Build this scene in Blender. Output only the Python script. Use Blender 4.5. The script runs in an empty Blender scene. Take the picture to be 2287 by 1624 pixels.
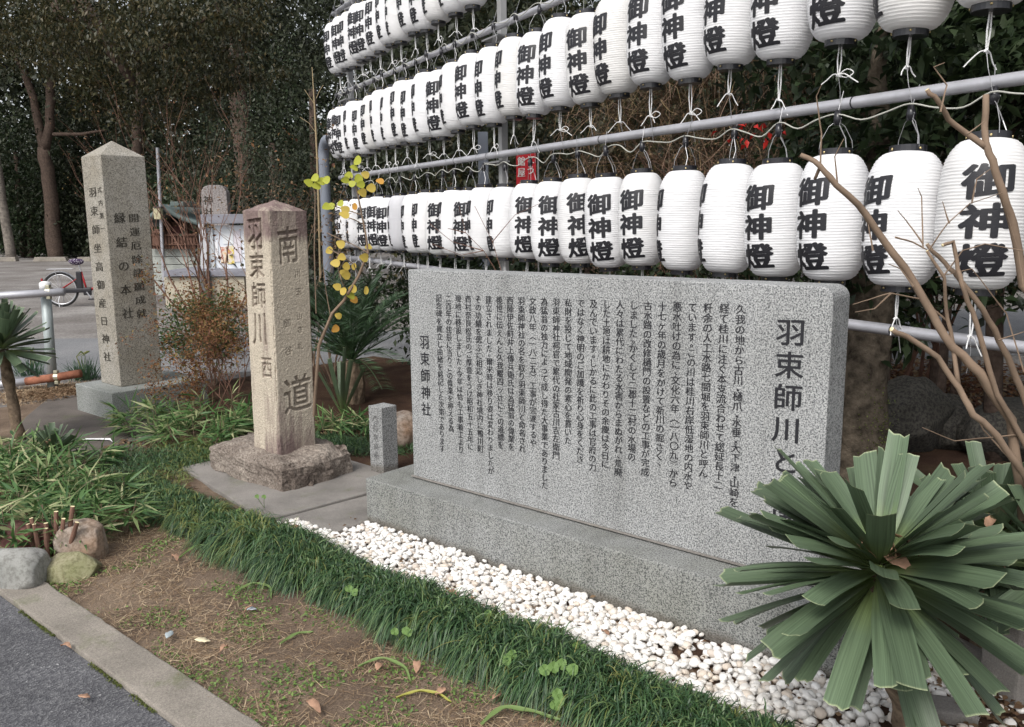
import bpy, bmesh, math, random
import numpy as np
from mathutils import Vector, Matrix
random.seed(7); rng = np.random.default_rng(7)
S = bpy.context.scene
COL = S.collection
# ------------------------------------------------------------------ camera, world, sun
EYE = Vector((0, 0, 1.5)); FOC = 1868.0; PW, PH = 2287.0, 1624.0
_p = math.radians(9.5); _r = math.radians(-0.52)
FW = Vector((0, math.cos(_p), -math.sin(_p))); R0 = Vector((1, 0, 0)); U0 = R0.cross(FW)
RT = R0*math.cos(_r) + U0*math.sin(_r); UP = U0*math.cos(_r) - R0*math.sin(_r)
cd = bpy.data.cameras.new("camera"); cam = bpy.data.objects.new("camera", cd); COL.objects.link(cam)
cd.sensor_width = 36; cd.lens = 36*FOC/PW; cd.clip_start = 0.05; cd.clip_end = 400
cam.matrix_world = Matrix(((RT.x, UP.x, -FW.x, 0), (RT.y, UP.y, -FW.y, 0), (RT.z, UP.z, -FW.z, EYE.z), (0, 0, 0, 1)))
S.camera = cam
S.view_settings.view_transform = 'Standard'; S.view_settings.look = 'None'
S.view_settings.exposure = 0.62; S.view_settings.gamma = 1
S.view_settings.use_curve_mapping = False
w = bpy.data.worlds.new("World"); S.world = w; w.use_nodes = True
wn = w.node_tree.nodes; wl = w.node_tree.links; wn.clear()
SUN_EL, SUN_AZ = math.radians(48), math.radians(-150)     # azimuth from +Y towards +X
sky = wn.new('ShaderNodeTexSky'); sky.sky_type = 'NISHITA'; sky.sun_disc = False
sky.sun_elevation = SUN_EL; sky.sun_rotation = SUN_AZ
sky.air_density = 1.0; sky.dust_density = 3.0; sky.ozone_density = 1.0
hs = wn.new('ShaderNodeHueSaturation'); hs.inputs['Saturation'].default_value = 0.22; hs.inputs['Value'].default_value = 1.0
bg = wn.new('ShaderNodeBackground'); bg.inputs[1].default_value = 0.15
wo = wn.new('ShaderNodeOutputWorld')
wl.new(sky.outputs[0], hs.inputs['Color']); wl.new(hs.outputs[0], bg.inputs[0]); wl.new(bg.outputs[0], wo.inputs[0])
sl = bpy.data.lights.new("sun", 'SUN'); sl.energy = 1.5; sl.angle = math.radians(22); sl.color = (1, .96, .9)
sun = bpy.data.objects.new("sun", sl); COL.objects.link(sun)
_sd = Vector((math.sin(SUN_AZ)*math.cos(SUN_EL), math.cos(SUN_AZ)*math.cos(SUN_EL), math.sin(SUN_EL)))
sun.rotation_euler = _sd.to_track_quat('Z', 'Y').to_euler(); sun.location = (0, 0, 20)
S.cycles.max_bounces = 6; S.cycles.transparent_max_bounces = 6
# ------------------------------------------------------------------ placing helpers
def ray(px, py): return FW*FOC + RT*(px-PW/2) - UP*(py-PH/2)
def G(px, py, z=0.0):
    d = ray(px, py); return EYE + d*((z-EYE.z)/d.z)
def A(px, py, Y):
    d = ray(px, py); return EYE + d*(Y/d.y)
_a = math.radians(49.5)
E1 = Vector((math.sin(_a), -math.cos(_a), 0)); B1 = Vector((math.cos(_a), math.sin(_a), 0)); O1 = Vector((-.737, 4.031, 0))
def U(u, v, z=0.0): return O1 + E1*u + B1*v + Vector((0, 0, z))
UROT = math.atan2(E1.y, E1.x)
_f = math.radians(29)
D2 = Vector((-math.sin(_f), math.cos(_f), 0)); N2 = Vector((math.cos(_f), math.sin(_f), 0)); Q2 = Vector((.05, 6.05, 0))
def F(t, off, z=0.0): return Q2 + D2*t + N2*off + Vector((0, 0, z))
# ------------------------------------------------------------------ object helpers
def link(name, me, mat=None, parent=None, loc=None):
    o = bpy.data.objects.new(name, me); COL.objects.link(o)
    if mat is not None and me is not None and not me.materials:
        for m in (mat if isinstance(mat, (list, tuple)) else [mat]): me.materials.append(m)
    if parent is not None: o.parent = parent
    if loc is not None: o.location = loc
    return o
def tag(o, label=None, cat=None, group=None, kind=None):
    if label: o['label'] = label
    if cat: o['category'] = cat
    if group: o['group'] = group
    if kind: o['kind'] = kind
    return o
def thing(name, label, cat, loc=(0, 0, 0), rz=0, group=None):
    o = bpy.data.objects.new(name, None); COL.objects.link(o); o.empty_display_size = .1
    o.location = loc; o.rotation_euler = (0, 0, rz)
    return tag(o, label, cat, group)
class MB:
    def __init__(s, origin=(0, 0, 0)): s.v = []; s.f = []; s.m = []; s.o = Vector(origin)
    def add(s, vs, fs, mi=0):
        n = len(s.v); s.v += [tuple(Vector(v)-s.o) for v in vs]; s.f += [tuple(i+n for i in f) for f in fs]; s.m += [mi]*len(fs)
    def box(s, c, size, rz=0, mi=0, top=1.0):
        x, y, z = size[0]/2, size[1]/2, size[2]/2; c = Vector(c); co, si = math.cos(rz), math.sin(rz)
        vs = []
        for dz, k in ((-z, 1), (z, top)):
            for dx, dy in ((-x, -y), (x, -y), (x, y), (-x, y)):
                vs.append(c+Vector((dx*k*co-dy*k*si, dx*k*si+dy*k*co, dz)))
        s.add(vs, [(0, 3, 2, 1), (4, 5, 6, 7), (0, 1, 5, 4), (1, 2, 6, 5), (2, 3, 7, 6), (3, 0, 4, 7)], mi)
    def tube(s, pts, r, n=6, mi=0, rough=0.0, cap=True, capmi=None):
        pts = [Vector(p) for p in pts]; k = len(pts)
        rs = r if isinstance(r, (list, tuple)) else [r]*k
        ref = Vector((0.31, .17, .93)).normalized(); vs = []; fs = []; u = None
        for i, p in enumerate(pts):
            t = (pts[min(i+1, k-1)]-pts[max(i-1, 0)]).normalized()
            if u is None: u = t.cross(ref).normalized()
            else: u = (u - t*u.dot(t)).normalized()
            w_ = t.cross(u)
            for j in range(n):
                a = 2*math.pi*j/n; rr = rs[i]*(1+random.uniform(-rough, rough))
                vs.append(p+(u*math.cos(a)+w_*math.sin(a))*rr)
        for i in range(k-1):
            for j in range(n):
                a = i*n+j; b = i*n+(j+1) % n; fs.append((a, b, b+n, a+n))
        s.add(vs, fs, mi)
        if cap:
            m2 = mi if capmi is None else capmi
            s.add(vs[:n], [tuple(range(n))[::-1]], m2); s.add(vs[-n:], [tuple(range(n))], m2)
    def lathe(s, prof, n=24, mi=0, c=(0, 0, 0)):
        c = Vector(c); vs = [c+Vector((r*math.cos(2*math.pi*j/n), r*math.sin(2*math.pi*j/n), z)) for r, z in prof for j in range(n)]
        s.add(vs, [(i*n+j, i*n+(j+1) % n, (i+1)*n+(j+1) % n, (i+1)*n+j) for i in range(len(prof)-1) for j in range(n)], mi)
    def prism(s, poly, z0, z1, mi=0):
        n = len(poly); vs = [Vector((p[0], p[1], z0)) for p in poly]+[Vector((p[0], p[1], z1)) for p in poly]
        s.add(vs, [tuple(range(n))[::-1], tuple(range(n, 2*n))]+[(i, (i+1) % n, n+(i+1) % n, n+i) for i in range(n)], mi)
    def mesh(s, name='m', smooth=False, bevel=0.0, seg=2):
        me = bpy.data.meshes.new(name); me.from_pydata(s.v, [], s.f)
        me.polygons.foreach_set('material_index', s.m)
        if bevel or True:
            bm = bmesh.new(); bm.from_mesh(me)
            bmesh.ops.remove_doubles(bm, verts=bm.verts, dist=1e-5)
            if bevel:
                es = [e for e in bm.edges if len(e.link_faces) == 2 and e.calc_face_angle(0) > .5]
                bmesh.ops.bevel(bm, geom=es, offset=bevel, segments=seg, affect='EDGES', profile=.6)
            bmesh.ops.recalc_face_normals(bm, faces=bm.faces)
            bm.to_mesh(me); bm.free()
        if smooth: me.polygons.foreach_set('use_smooth', [True]*len(me.polygons))
        return me
    def build(s, name, mat, parent=None, smooth=False, bevel=0.0, loc=None, seg=2):
        return link(name, s.mesh(name, smooth, bevel, seg), mat, parent, s.o if loc is None and s.o.length else loc)
def smooth_pts(pts, k=4):
    pts = [Vector(p) for p in pts]; out = []
    P = [pts[0]*2-pts[1]]+pts+[pts[-1]*2-pts[-2]]
    for i in range(1, len(P)-2):
        a, b, c, d = P[i-1:i+3]
        for j in range(k):
            t = j/k; out.append(.5*((2*b)+(c-a)*t+(2*a-5*b+4*c-d)*t*t+(3*b-a-3*c+d)*t**3))
    return out+[pts[-1]]
def arr_mesh(name, V, Fc, smooth=False):
    """V (n,3), Fc (m,k) arrays"""
    me = bpy.data.meshes.new(name); V = np.asarray(V, np.float32); Fc = np.asarray(Fc, np.int32)
    me.vertices.add(len(V)); me.vertices.foreach_set('co', V.ravel())
    k = Fc.shape[1]; me.loops.add(Fc.size); me.loops.foreach_set('vertex_index', Fc.ravel())
    me.polygons.add(len(Fc)); me.polygons.foreach_set('loop_start', np.arange(len(Fc), dtype=np.int32)*k)
    if smooth: me.polygons.foreach_set('use_smooth', np.ones(len(Fc), bool))
    me.update(calc_edges=True); return me
def unit(v): return v/np.maximum(np.linalg.norm(v, axis=-1, keepdims=True), 1e-9)
def leaves(name, C, Dr, L, Wd, mat, parent=None, fold=.25, kind=None, loc=None, smooth=False):
    """lance shaped leaves: C centres(n,3) of leaf bases, Dr directions, L lengths, Wd widths"""
    n = len(C); C = np.asarray(C, float); Dr = unit(np.asarray(Dr, float)); L = np.broadcast_to(L, n)[:, None]; Wd = np.broadcast_to(Wd, n)[:, None]
    up = unit(rng.normal(size=(n, 3))*.5+np.array([0, 0, 1.])); sd = unit(np.cross(Dr, up)); nn = np.cross(sd, Dr)
    P = np.stack([C, C+Dr*L*.45+sd*Wd*.5+nn*Wd*fold, C+Dr*L-nn*L*.12, C+Dr*L*.45-sd*Wd*.5+nn*Wd*fold, C+Dr*L*.5], 1)
    base = (np.arange(n)*5)[:, None]
    T = np.concatenate([base+np.array([[0, 1, 4]]), base+np.array([[1, 2, 4]]), base+np.array([[4, 2, 3]]), base+np.array([[0, 4, 3]])], 0)
    o = link(name, arr_mesh(name, P.reshape(-1, 3), T, smooth), mat, parent, loc)
    if kind: o['kind'] = kind
    return o
def blades(name, C, Dr, L, Wd, droop, mat, parent=None, seg=4, kind=None, taper=1.0, loc=None):
    """curved grass blades"""
    n = len(C); C = np.asarray(C, float); Dr = unit(np.asarray(Dr, float)); L = np.broadcast_to(L, n)[:, None]; Wd = np.broadcast_to(Wd, n)[:, None]
    droop = np.broadcast_to(droop, n)[:, None]
    sd = unit(np.cross(Dr, np.array([0, 0, 1.])+rng.normal(size=(n, 3))*.25)); Ps = []
    for i in range(seg+1):
        t = i/seg; c = C+Dr*L*t; c = c+np.array([0, 0, -1.])*droop*L*t*t
        wd = Wd*.5*(1-taper*t**2.2)
        Ps += [c-sd*wd, c+sd*wd]
    P = np.stack(Ps, 1); k = 2*(seg+1); base = (np.arange(n)*k)[:, None]
    Q = np.concatenate([base+np.array([[2*i, 2*i+1, 2*i+3, 2*i+2]]) for i in range(seg)], 0)
    o = link(name, arr_mesh(name, P.reshape(-1, 3), Q), mat, parent, loc)
    if kind: o['kind'] = kind
    return o
# ------------------------------------------------------------------ materials
def nmat(name, rough=.8, spec=.3):
    m = bpy.data.materials.new(name); m.use_nodes = True; nt = m.node_tree; b = nt.nodes['Principled BSDF']
    b.inputs['Roughness'].default_value = rough; b.inputs['Specular IOR Level'].default_value = spec
    return m, nt, b
def nd(nt, t, **k):
    n = nt.nodes.new(t)
    for a, v in k.items(): setattr(n, a, v)
    return n
def coords(nt): return nd(nt, 'ShaderNodeTexCoord').outputs['Object']
def noise(nt, sc, det=3, rough=.6, vec=None, dist=0):
    n = nd(nt, 'ShaderNodeTexNoise'); n.inputs['Scale'].default_value = sc; n.inputs['Detail'].default_value = det
    n.inputs['Roughness'].default_value = rough; n.inputs['Distortion'].default_value = dist
    nt.links.new(vec if vec is not None else coords(nt), n.inputs['Vector']); return n.outputs['Fac']
def ramp(nt, fac, stops, interp='LINEAR'):
    r = nd(nt, 'ShaderNodeValToRGB'); cr = r.color_ramp; cr.interpolation = interp
    while len(cr.elements) < len(stops): cr.elements.new(.5)
    for e, (p, c) in zip(cr.elements, stops):
        e.position = p; e.color = (c[0], c[1], c[2], 1) if isinstance(c, (tuple, list)) else (c, c, c, 1)
    nt.links.new(fac, r.inputs[0]); return r.outputs[0]
def mix(nt, fac, a, b, mode='MIX'):
    m = nd(nt, 'ShaderNodeMix', data_type='RGBA', blend_type=mode)
    for i, v in ((0, fac), (6, a), (7, b)):
        if isinstance(v, bpy.types.NodeSocket): nt.links.new(v, m.inputs[i])
        elif i == 0: m.inputs[0].default_value = v
        else: m.inputs[i].default_value = (v[0], v[1], v[2], 1) if isinstance(v, (tuple, list)) else (v, v, v, 1)
    return m.outputs[2]
def bump(nt, b, h, st=.3, dist=.01):
    n = nd(nt, 'ShaderNodeBump'); n.inputs['Strength'].default_value = st; n.inputs['Distance'].default_value = dist
    nt.links.new(h, n.inputs['Height']); nt.links.new(n.outputs[0], b.inputs['Normal'])
def flat(name, c, rough=.6, spec=.4, metal=0, var=0.12, sc=12, bmp=0, bsc=60):
    m, nt, b = nmat(name, rough, spec); b.inputs['Metallic'].default_value = metal
    f = noise(nt, sc, 5)
    nt.links.new(ramp(nt, f, [(.3, tuple(x*(1-var) for x in c)), (.7, tuple(min(1, x*(1+var)) for x in c))]), b.inputs['Base Color'])
    if bmp: bump(nt, b, noise(nt, bsc, 4), bmp, .01)
    return m
def granite(name, dark, mid, light, sc=170, stain=None, rough=.6, stops=(.36, .47, .56), bmp=.15, ssc=2.5, streak=0):
    m, nt, b = nmat(name, rough, .35); tc = coords(nt)
    f = noise(nt, sc, 2.5, .75, tc)
    c = ramp(nt, f, [(stops[0], dark), (stops[1], mid), (stops[2], light)])
    g = noise(nt, ssc, 5, .6, tc)
    c = mix(nt, ramp(nt, g, [(.35, 0.0), (.7, 1.0)]), c, mix(nt, 1.0, c, stain or (.85, .86, .86), 'MULTIPLY'))
    if streak:
        mp = nd(nt, 'ShaderNodeMapping'); mp.inputs['Scale'].default_value = (7, 7, .55); nt.links.new(tc, mp.inputs[0])
        c = mix(nt, ramp(nt, noise(nt, 1.0, 6, .7, mp.outputs[0]), [(.48, 0.0), (.72, 1.0)]), c, mix(nt, streak, c, (.20, .19, .17), 'MULTIPLY'))
        sp = nd(nt, 'ShaderNodeSeparateXYZ'); nt.links.new(tc, sp.inputs[0]); ad = nd(nt, 'ShaderNodeMath', operation='MULTIPLY_ADD'); nt.links.new(noise(nt, 9, 5, .7, tc), ad.inputs[0]); ad.inputs[1].default_value = -.07; nt.links.new(sp.outputs[2], ad.inputs[2])
        c = mix(nt, ramp(nt, ad.outputs[0], [(0, .55), (.03, 0.0)]), c, (.085, .065, .045))
    nt.links.new(c, b.inputs['Base Color']); bump(nt, b, noise(nt, sc*.6, 4, .7, tc), bmp, .004); return m
def leafmat(name, cols, rough=.45, trans=.25, spec=.35, emph=None):
    m, nt, b = nmat(name, rough, spec); g = nd(nt, 'ShaderNodeNewGeometry')
    c = ramp(nt, g.outputs['Random Per Island'], [(i/max(1, len(cols)-1), c) for i, c in enumerate(cols)])
    nt.links.new(c, b.inputs['Base Color'])
    t = nd(nt, 'ShaderNodeBsdfTranslucent'); nt.links.new(c, t.inputs[0]); mx = nd(nt, 'ShaderNodeMixShader'); mx.inputs[0].default_value = trans
    nt.links.new(b.outputs[0], mx.inputs[1]); nt.links.new(t.outputs[0], mx.inputs[2]); nt.links.new(mx.outputs[0], nt.nodes['Material Output'].inputs[0]); return m
M = {}
M['granite'] = granite('monument_granite', (.055, .058, .062), (.25, .256, .26), (.44, .445, .44), 175, (.84, .84, .83), stops=(.37, .48, .60), streak=.30)
M['granite_base'] = granite('base_granite', (.045, .049, .050), (.17, .176, .175), (.32, .325, .32), 175, (.80, .80, .74), streak=.35)
M['granite_warm'] = granite('warm_granite', (.10, .093, .08), (.26, .242, .21), (.38, .36, .32), 130, (.74, .70, .62))
M['granite_side'] = granite('pillar_base_granite', (.08, .085, .083), (.20, .21, .205), (.32, .33, .32), 150, (.8, .82, .78))
def old_stone(name, base=(.50, .44, .355), dk=(.13, .095, .088), lo=.2, hi=1.58, amt=1.0):
    m, nt, b = nmat(name, .9, .2); tc = coords(nt)
    f = noise(nt, 130, 4, .8, tc)
    c = ramp(nt, f, [(.36, tuple(x*.58 for x in base)), (.5, base), (.68, tuple(min(1, x*1.25) for x in base))])
    mp = nd(nt, 'ShaderNodeMapping'); mp.inputs['Scale'].default_value = (9, 9, 1.1); nt.links.new(tc, mp.inputs[0])
    st = noise(nt, 1.0, 6, .7, mp.outputs[0])
    sp = nd(nt, 'ShaderNodeSeparateXYZ'); nt.links.new(tc, sp.inputs[0])
    mr = ramp(nt, _map(nt, sp.outputs[2], lo, hi), [(0, .85), (.10, .45), (.22, .1), (.35, .0), (.88, .0), (.96, .22), (1, .6)])
    ad = nd(nt, 'ShaderNodeMath', operation='MULTIPLY_ADD'); nt.links.new(mr, ad.inputs[0]); ad.inputs[1].default_value = .42
    nt.links.new(st, ad.inputs[2])
    k = ramp(nt, ad.outputs[0], [(.555, 0.0), (.74, amt)])
    c = mix(nt, k, c, mix(nt, noise(nt, 22, 4, .6, tc), dk, tuple(x*2.0 for x in dk)))
    gm = nd(nt, 'ShaderNodeMath', operation='MULTIPLY'); nt.links.new(_attr(nt, 'groove_dirt_shade'), gm.inputs[0]); nt.links.new(ramp(nt, noise(nt, 38, 4, .6, tc), [(.3, .45), (.7, .85)]), gm.inputs[1])
    c = mix(nt, gm.outputs[0], c, (.12, .085, .07))  # carved grooves painted darker: lodged dirt plus groove shade put into the colour
    nt.links.new(c, b.inputs['Base Color']); bump(nt, b, noise(nt, 70, 6, .8, tc), .9, .008); return m
def _attr(nt, n_):
    a = nd(nt, 'ShaderNodeAttribute'); a.attribute_name = n_; return a.outputs['Fac']
def _map(nt, sock, a, b_):
    n = nd(nt, 'ShaderNodeMapRange'); nt.links.new(sock, n.inputs[0]); n.inputs[1].default_value = a; n.inputs[2].default_value = b_; return n.outputs[0]
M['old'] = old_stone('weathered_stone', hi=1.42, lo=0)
M['oldbase'] = granite('weathered_foundation', (.09, .075, .065), (.225, .19, .16), (.34, .30, .26), 90, (.42, .38, .37), .92, (.33, .47, .62), .8, 4.5)
def soilmat(name, cols, sc=9, fsc=160, bm=.8):
    m, nt, b = nmat(name, .95, .1); tc = coords(nt)
    c1 = ramp(nt, noise(nt, sc, 6, .65, tc), [(.3, cols[0]), (.5, cols[1]), (.7, cols[2])])
    c2 = ramp(nt, noise(nt, fsc, 4, .8, tc), [(.3, .45), (.55, 1.0), (.75, 1.5)])
    nt.links.new(mix(nt, 1.0, c1, c2, 'MULTIPLY'), b.inputs['Base Color']); bump(nt, b, noise(nt, fsc*.5, 6, .75, tc), bm, .02); return m
M['soil'] = soilmat('bare_soil', ((.12, .086, .064), (.20, .147, .108), (.29, .22, .16)), 2.6)
M['soil_dark'] = soilmat('dark_soil', ((.05, .03, .022), (.085, .05, .035), (.12, .08, .05)), 4)
M['gravel'] = soilmat('grey_gravel_ground', ((.13, .115, .105), (.21, .195, .185), (.32, .305, .29)), .55, 22, 1.0)
M['lane'] = soilmat('old_lane_asphalt', ((.17, .172, .18), (.20, .203, .21), (.23, .23, .235)), .8, 90, .4)
def asphalt():
    m, nt, b = nmat('fine_asphalt', .85, .3); tc = coords(nt)
    v = nd(nt, 'ShaderNodeTexVoronoi'); v.inputs['Scale'].default_value = 150; nt.links.new(tc, v.inputs['Vector'])
    sp = ramp(nt, v.outputs['Color'], [(.2, (.055, .055, .062)), (.6, (.10, .10, .107)), (.93, (.17, .17, .175)), (1, (.42, .42, .42))])
    c = mix(nt, 1.0, sp, ramp(nt, noise(nt, 3, 6, .6, tc), [(.3, .8), (.7, 1.2)]), 'MULTIPLY')
    nt.links.new(c, b.inputs['Base Color']); bump(nt, b, v.outputs['Distance'], .6, .006); return m
M['asphalt'] = asphalt()
def concrete(name, c, speck=.25, moss=0):
    m, nt, b = nmat(name, .9, .2); tc = coords(nt)
    f = ramp(nt, noise(nt, 190, 3, .8, tc), [(.3, 1-speck), (.5, 1.0), (.7, 1+speck)])
    g = ramp(nt, noise(nt, 3.5, 7, .65, tc), [(.3, tuple(x*.66 for x in c)), (.55, c), (.75, tuple(x*1.15 for x in c))])
    c2 = mix(nt, 1.0, g, f, 'MULTIPLY')
    if moss:
        c2 = mix(nt, ramp(nt, noise(nt, 5, 7, .7, tc), [(.56, 0.0), (.66, moss)]), c2, (.10, .12, .045))
    nt.links.new(c2, b.inputs['Base Color']); bump(nt, b, noise(nt, 110, 5, .8, tc), .6, .006); return m
M['kerb'] = concrete('kerb_concrete', (.25, .225, .195), .38, .45)
M['slab'] = concrete('slab_concrete', (.22, .205, .19), .25, .3)
M['pad'] = concrete('dark_pad_concrete', (.115, .10, .09), .3, .25)
M['wallconc'] = concrete('wall_concrete', (.42, .38, .30), .08, 0)
M['coping'] = concrete('coping_concrete', (.22, .22, .25), .08)
M['whiteblock'] = concrete('pale_block', (.40, .42, .39), .08, .2)
M['pebble'] = None
def pebblemat():
    m, nt, b = nmat('white_pebble', .55, .4); g = nd(nt, 'ShaderNodeNewGeometry'); oi = nd(nt, 'ShaderNodeObjectInfo')
    ad = nd(nt, 'ShaderNodeMath', operation='ADD'); nt.links.new(g.outputs['Random Per Island'], ad.inputs[0]); nt.links.new(oi.outputs['Random'], ad.inputs[1])
    fr = nd(nt, 'ShaderNodeMath', operation='FRACT'); nt.links.new(ad.outputs[0], fr.inputs[0])
    c = ramp(nt, fr.outputs[0], [(0, (.80, .79, .77)), (.5, (.72, .70, .67)), (.8, (.62, .59, .55)), (.95, (.58, .50, .42)), (1, (.48, .43, .39))])
    c = mix(nt, ramp(nt, noise(nt, 60, 5, .7), [(.5, 0.0), (.8, .35)]), c, (.42, .36, .29))
    nt.links.new(c, b.inputs['Base Color']); bump(nt, b, noise(nt, 90, 4), .2, .004); return m
M['pebble'] = pebblemat()
def papermat(name, c):
    m, nt, b = nmat(name, .5, .3); tc = coords(nt)
    oi = nd(nt, 'ShaderNodeObjectInfo')
    k = ramp(nt, oi.outputs['Random'], [(0, (c[0]*.92, c[1]*.91, c[2]*.88)), (.4, tuple(x*.96 for x in c)), (1, c)])
    k = mix(nt, 1.0, k, ramp(nt, noise(nt, 9, 5, .6, tc), [(.3, .95), (.7, 1.0)]), 'MULTIPLY')
    nt.links.new(k, b.inputs['Base Color']); mpp = nd(nt, 'ShaderNodeMapping'); mpp.inputs['Scale'].default_value = (6, 6, 42); nt.links.new(tc, mpp.inputs[0]); oo = nd(nt, 'ShaderNodeVectorMath', operation='ADD'); nt.links.new(mpp.outputs[0], oo.inputs[0]); nt.links.new(oi.outputs['Random'], oo.inputs[1]); bump(nt, b, noise(nt, 1.0, 5, .65, oo.outputs[0], .6), .36, .008)
    t = nd(nt, 'ShaderNodeBsdfTranslucent'); nt.links.new(k, t.inputs[0]); mx = nd(nt, 'ShaderNodeMixShader'); mx.inputs[0].default_value = .22
    nt.links.new(b.outputs[0], mx.inputs[1]); nt.links.new(t.outputs[0], mx.inputs[2]); nt.links.new(mx.outputs[0], nt.nodes['Material Output'].inputs[0]); return m
M['paper'] = papermat('lantern_vinyl', (.87, .87, .885))
M['paper_grey'] = papermat('lantern_vinyl_greyed', (.66, .66, .69))
M['ink'] = flat('black_ink', (.018, .018, .022), .45, .35, var=.1)
M['ring'] = flat('black_plastic', (.016, .016, .02), .3, .5, var=.1)
M['zinc'] = flat('zinc_clamp', (.42, .40, .30), .35, .5, .6)
M['brass'] = flat('brass_rivet', (.6, .48, .25), .3, .5, .9)
M['string'] = flat('white_string', (.72, .72, .72), .8, .2, bmp=.5, bsc=300)
M['wire'] = flat('grey_wire', (.33, .33, .34), .4, .5, .4)
M['cable'] = flat('grey_cable', (.40, .40, .36), .6, .3)
M['pipe'] = flat('galvanised_pipe', (.42, .42, .45), .42, .5, .35, .14, 8, .08, 90)
M['pipe_thick'] = flat('grey_painted_pipe', (.19, .21, .25), .5, .4, .1, .1, 5)
M['steel'] = flat('grey_steel_post', (.33, .33, .33), .5, .4, .3)
M['steel_dark'] = flat('dark_steel', (.07, .07, .07), .6, .3)
M['rust'] = flat('rusty_pipe', (.22, .09, .055), .85, .2, 0, .45, 14, .3)
M['carve'] = flat('carved_dark_paint', (.055, .05, .042), .85, .1, var=.4)  # dark brown paint of the incised characters
M['bark'] = flat('brown_bark', (.085, .062, .05), .95, .1, 0, .5, 14, 1.0, 40)
M['bark_grey'] = flat('grey_bark', (.17, .15, .13), .95, .1, 0, .45, 9, 1.0, 30)
M['twig'] = flat('bare_twig', (.195, .14, .10), .8, .2, 0, .3, 9)
M['twig_red'] = flat('reddish_twig', (.17, .095, .07), .85, .2, 0, .3, 9)
M['cutwood'] = flat('fresh_cut_wood', (.72, .62, .38), .8, .2)
M['palmbark'] = flat('fibrous_trunk', (.16, .12, .085), .95, .1, 0, .55, 25, 1.0, 60)
M['evergreen'] = leafmat('dark_evergreen_leaf', [(.011, .019, .009), (.020, .035, .014), (.034, .055, .022), (.055, .075, .038)])
M['evergreen_far'] = leafmat('far_evergreen_leaf', [(.010, .014, .007), (.020, .027, .012), (.034, .043, .021), (.058, .064, .038)], .5)
M['olive'] = leafmat('olive_brown_leaf', [(.016, .020, .008), (.03, .034, .013), (.052, .049, .019), (.09, .07, .028)])
M['brownleaf'] = leafmat('brown_dry_leaf', [(.10, .055, .03), (.16, .10, .055), (.22, .15, .09)], .8)
M['mondo'] = leafmat('mondo_grass_blade', [(.016, .038, .016), (.03, .072, .028), (.055, .115, .04), (.13, .19, .075)], .45, .15, .45)
M['mondo_y'] = leafmat('yellow_green_blade', [(.09, .14, .04), (.16, .20, .06), (.25, .24, .08)], .5)
M['clover'] = leafmat('clover_leaf', [(.10, .19, .05), (.17, .27, .08)], .6)
M['weed'] = leafmat('small_weed', [(.06, .12, .03), (.12, .20, .05), (.18, .26, .07)], .6)
M['straw'] = leafmat('dry_straw', [(.14, .085, .05), (.24, .16, .095), (.36, .26, .16), (.50, .40, .27)], .8, .1)
M['bamboo'] = leafmat('bamboo_grass_leaf', [(.035, .085, .028), (.06, .13, .04), (.09, .18, .055), (.17, .24, .09), (.40, .38, .22)], .5)
M['bush'] = leafmat('green_bush_leaf', [(.03, .07, .02), (.06, .11, .03), (.10, .16, .045)], .5)
M['rustleaf'] = leafmat('rust_brown_leaf', [(.09, .035, .02), (.17, .075, .035), (.24, .12, .05), (.16, .13, .04)], .7)
M['yellow'] = leafmat('yellow_autumn_leaf', [(.48, .33, .06), (.58, .43, .09), (.40, .34, .08)], .55, .3)
M['yellowgreen'] = leafmat('yellow_green_leaf', [(.35, .40, .05), (.45, .45, .06)], .55, .3)
M['sago'] = leafmat('sago_frond', [(.02, .045, .02), (.035, .07, .03), (.05, .095, .04)], .35, .12, .5)
M['deadleaf'] = flat('fallen_brown_leaf', (.38, .23, .155), .8, .2, 0, .35, 30)
M['paleleaf'] = flat('pale_cream_leaf', (.62, .55, .38), .8, .2)
M['blueleaf'] = flat('blue_grey_leaf', (.35, .40, .42), .6, .3)
def yuccamat(name, tip, base):
    m, nt, b = nmat(name, .42, .4); tc = coords(nt)
    g = nd(nt, 'ShaderNodeObjectInfo'); mp = nd(nt, 'ShaderNodeAttribute'); mp.attribute_name = 'along'
    c = ramp(nt, mp.outputs['Fac'], [(0, base), (.45, tip), (.985, tip), (1, (.30, .34, .20))])
    uvn = nd(nt, 'ShaderNodeAttribute'); uvn.attribute_name = 'across'
    st = nd(nt, 'ShaderNodeTexNoise'); st.noise_dimensions = '2D'; st.inputs['Scale'].default_value = 1.0; st.inputs['Detail'].default_value = 3
    cb = nd(nt, 'ShaderNodeCombineXYZ'); nt.links.new(mp.outputs['Fac'], cb.inputs[0]); ml = nd(nt, 'ShaderNodeMath', operation='MULTIPLY_ADD'); nt.links.new(uvn.outputs['Fac'], ml.inputs[0]); ml.inputs[1].default_value = 14
    rr = nd(nt, 'ShaderNodeMath', operation='MULTIPLY'); nt.links.new(g.outputs['Random'], rr.inputs[0]); rr.inputs[1].default_value = 90; nt.links.new(rr.outputs[0], ml.inputs[2]); nt.links.new(ml.outputs[0], cb.inputs[1])
    nt.links.new(cb.outputs[0], st.inputs['Vector'])
    c = mix(nt, 1.0, c, ramp(nt, st.outputs['Fac'], [(.3, .75), (.7, 1.25)]), 'MULTIPLY')
    c = mix(nt, 1.0, c, ramp(nt, g.outputs['Random'], [(0, .72), (1, 1.15)]), 'MULTIPLY')
    nt.links.new(c, b.inputs['Base Color']); bump(nt, b, st.outputs['Fac'], .25, .004); return m
M['yucca'] = yuccamat('yucca_leaf', (.088, .127, .074), (.18, .24, .08))
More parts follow.
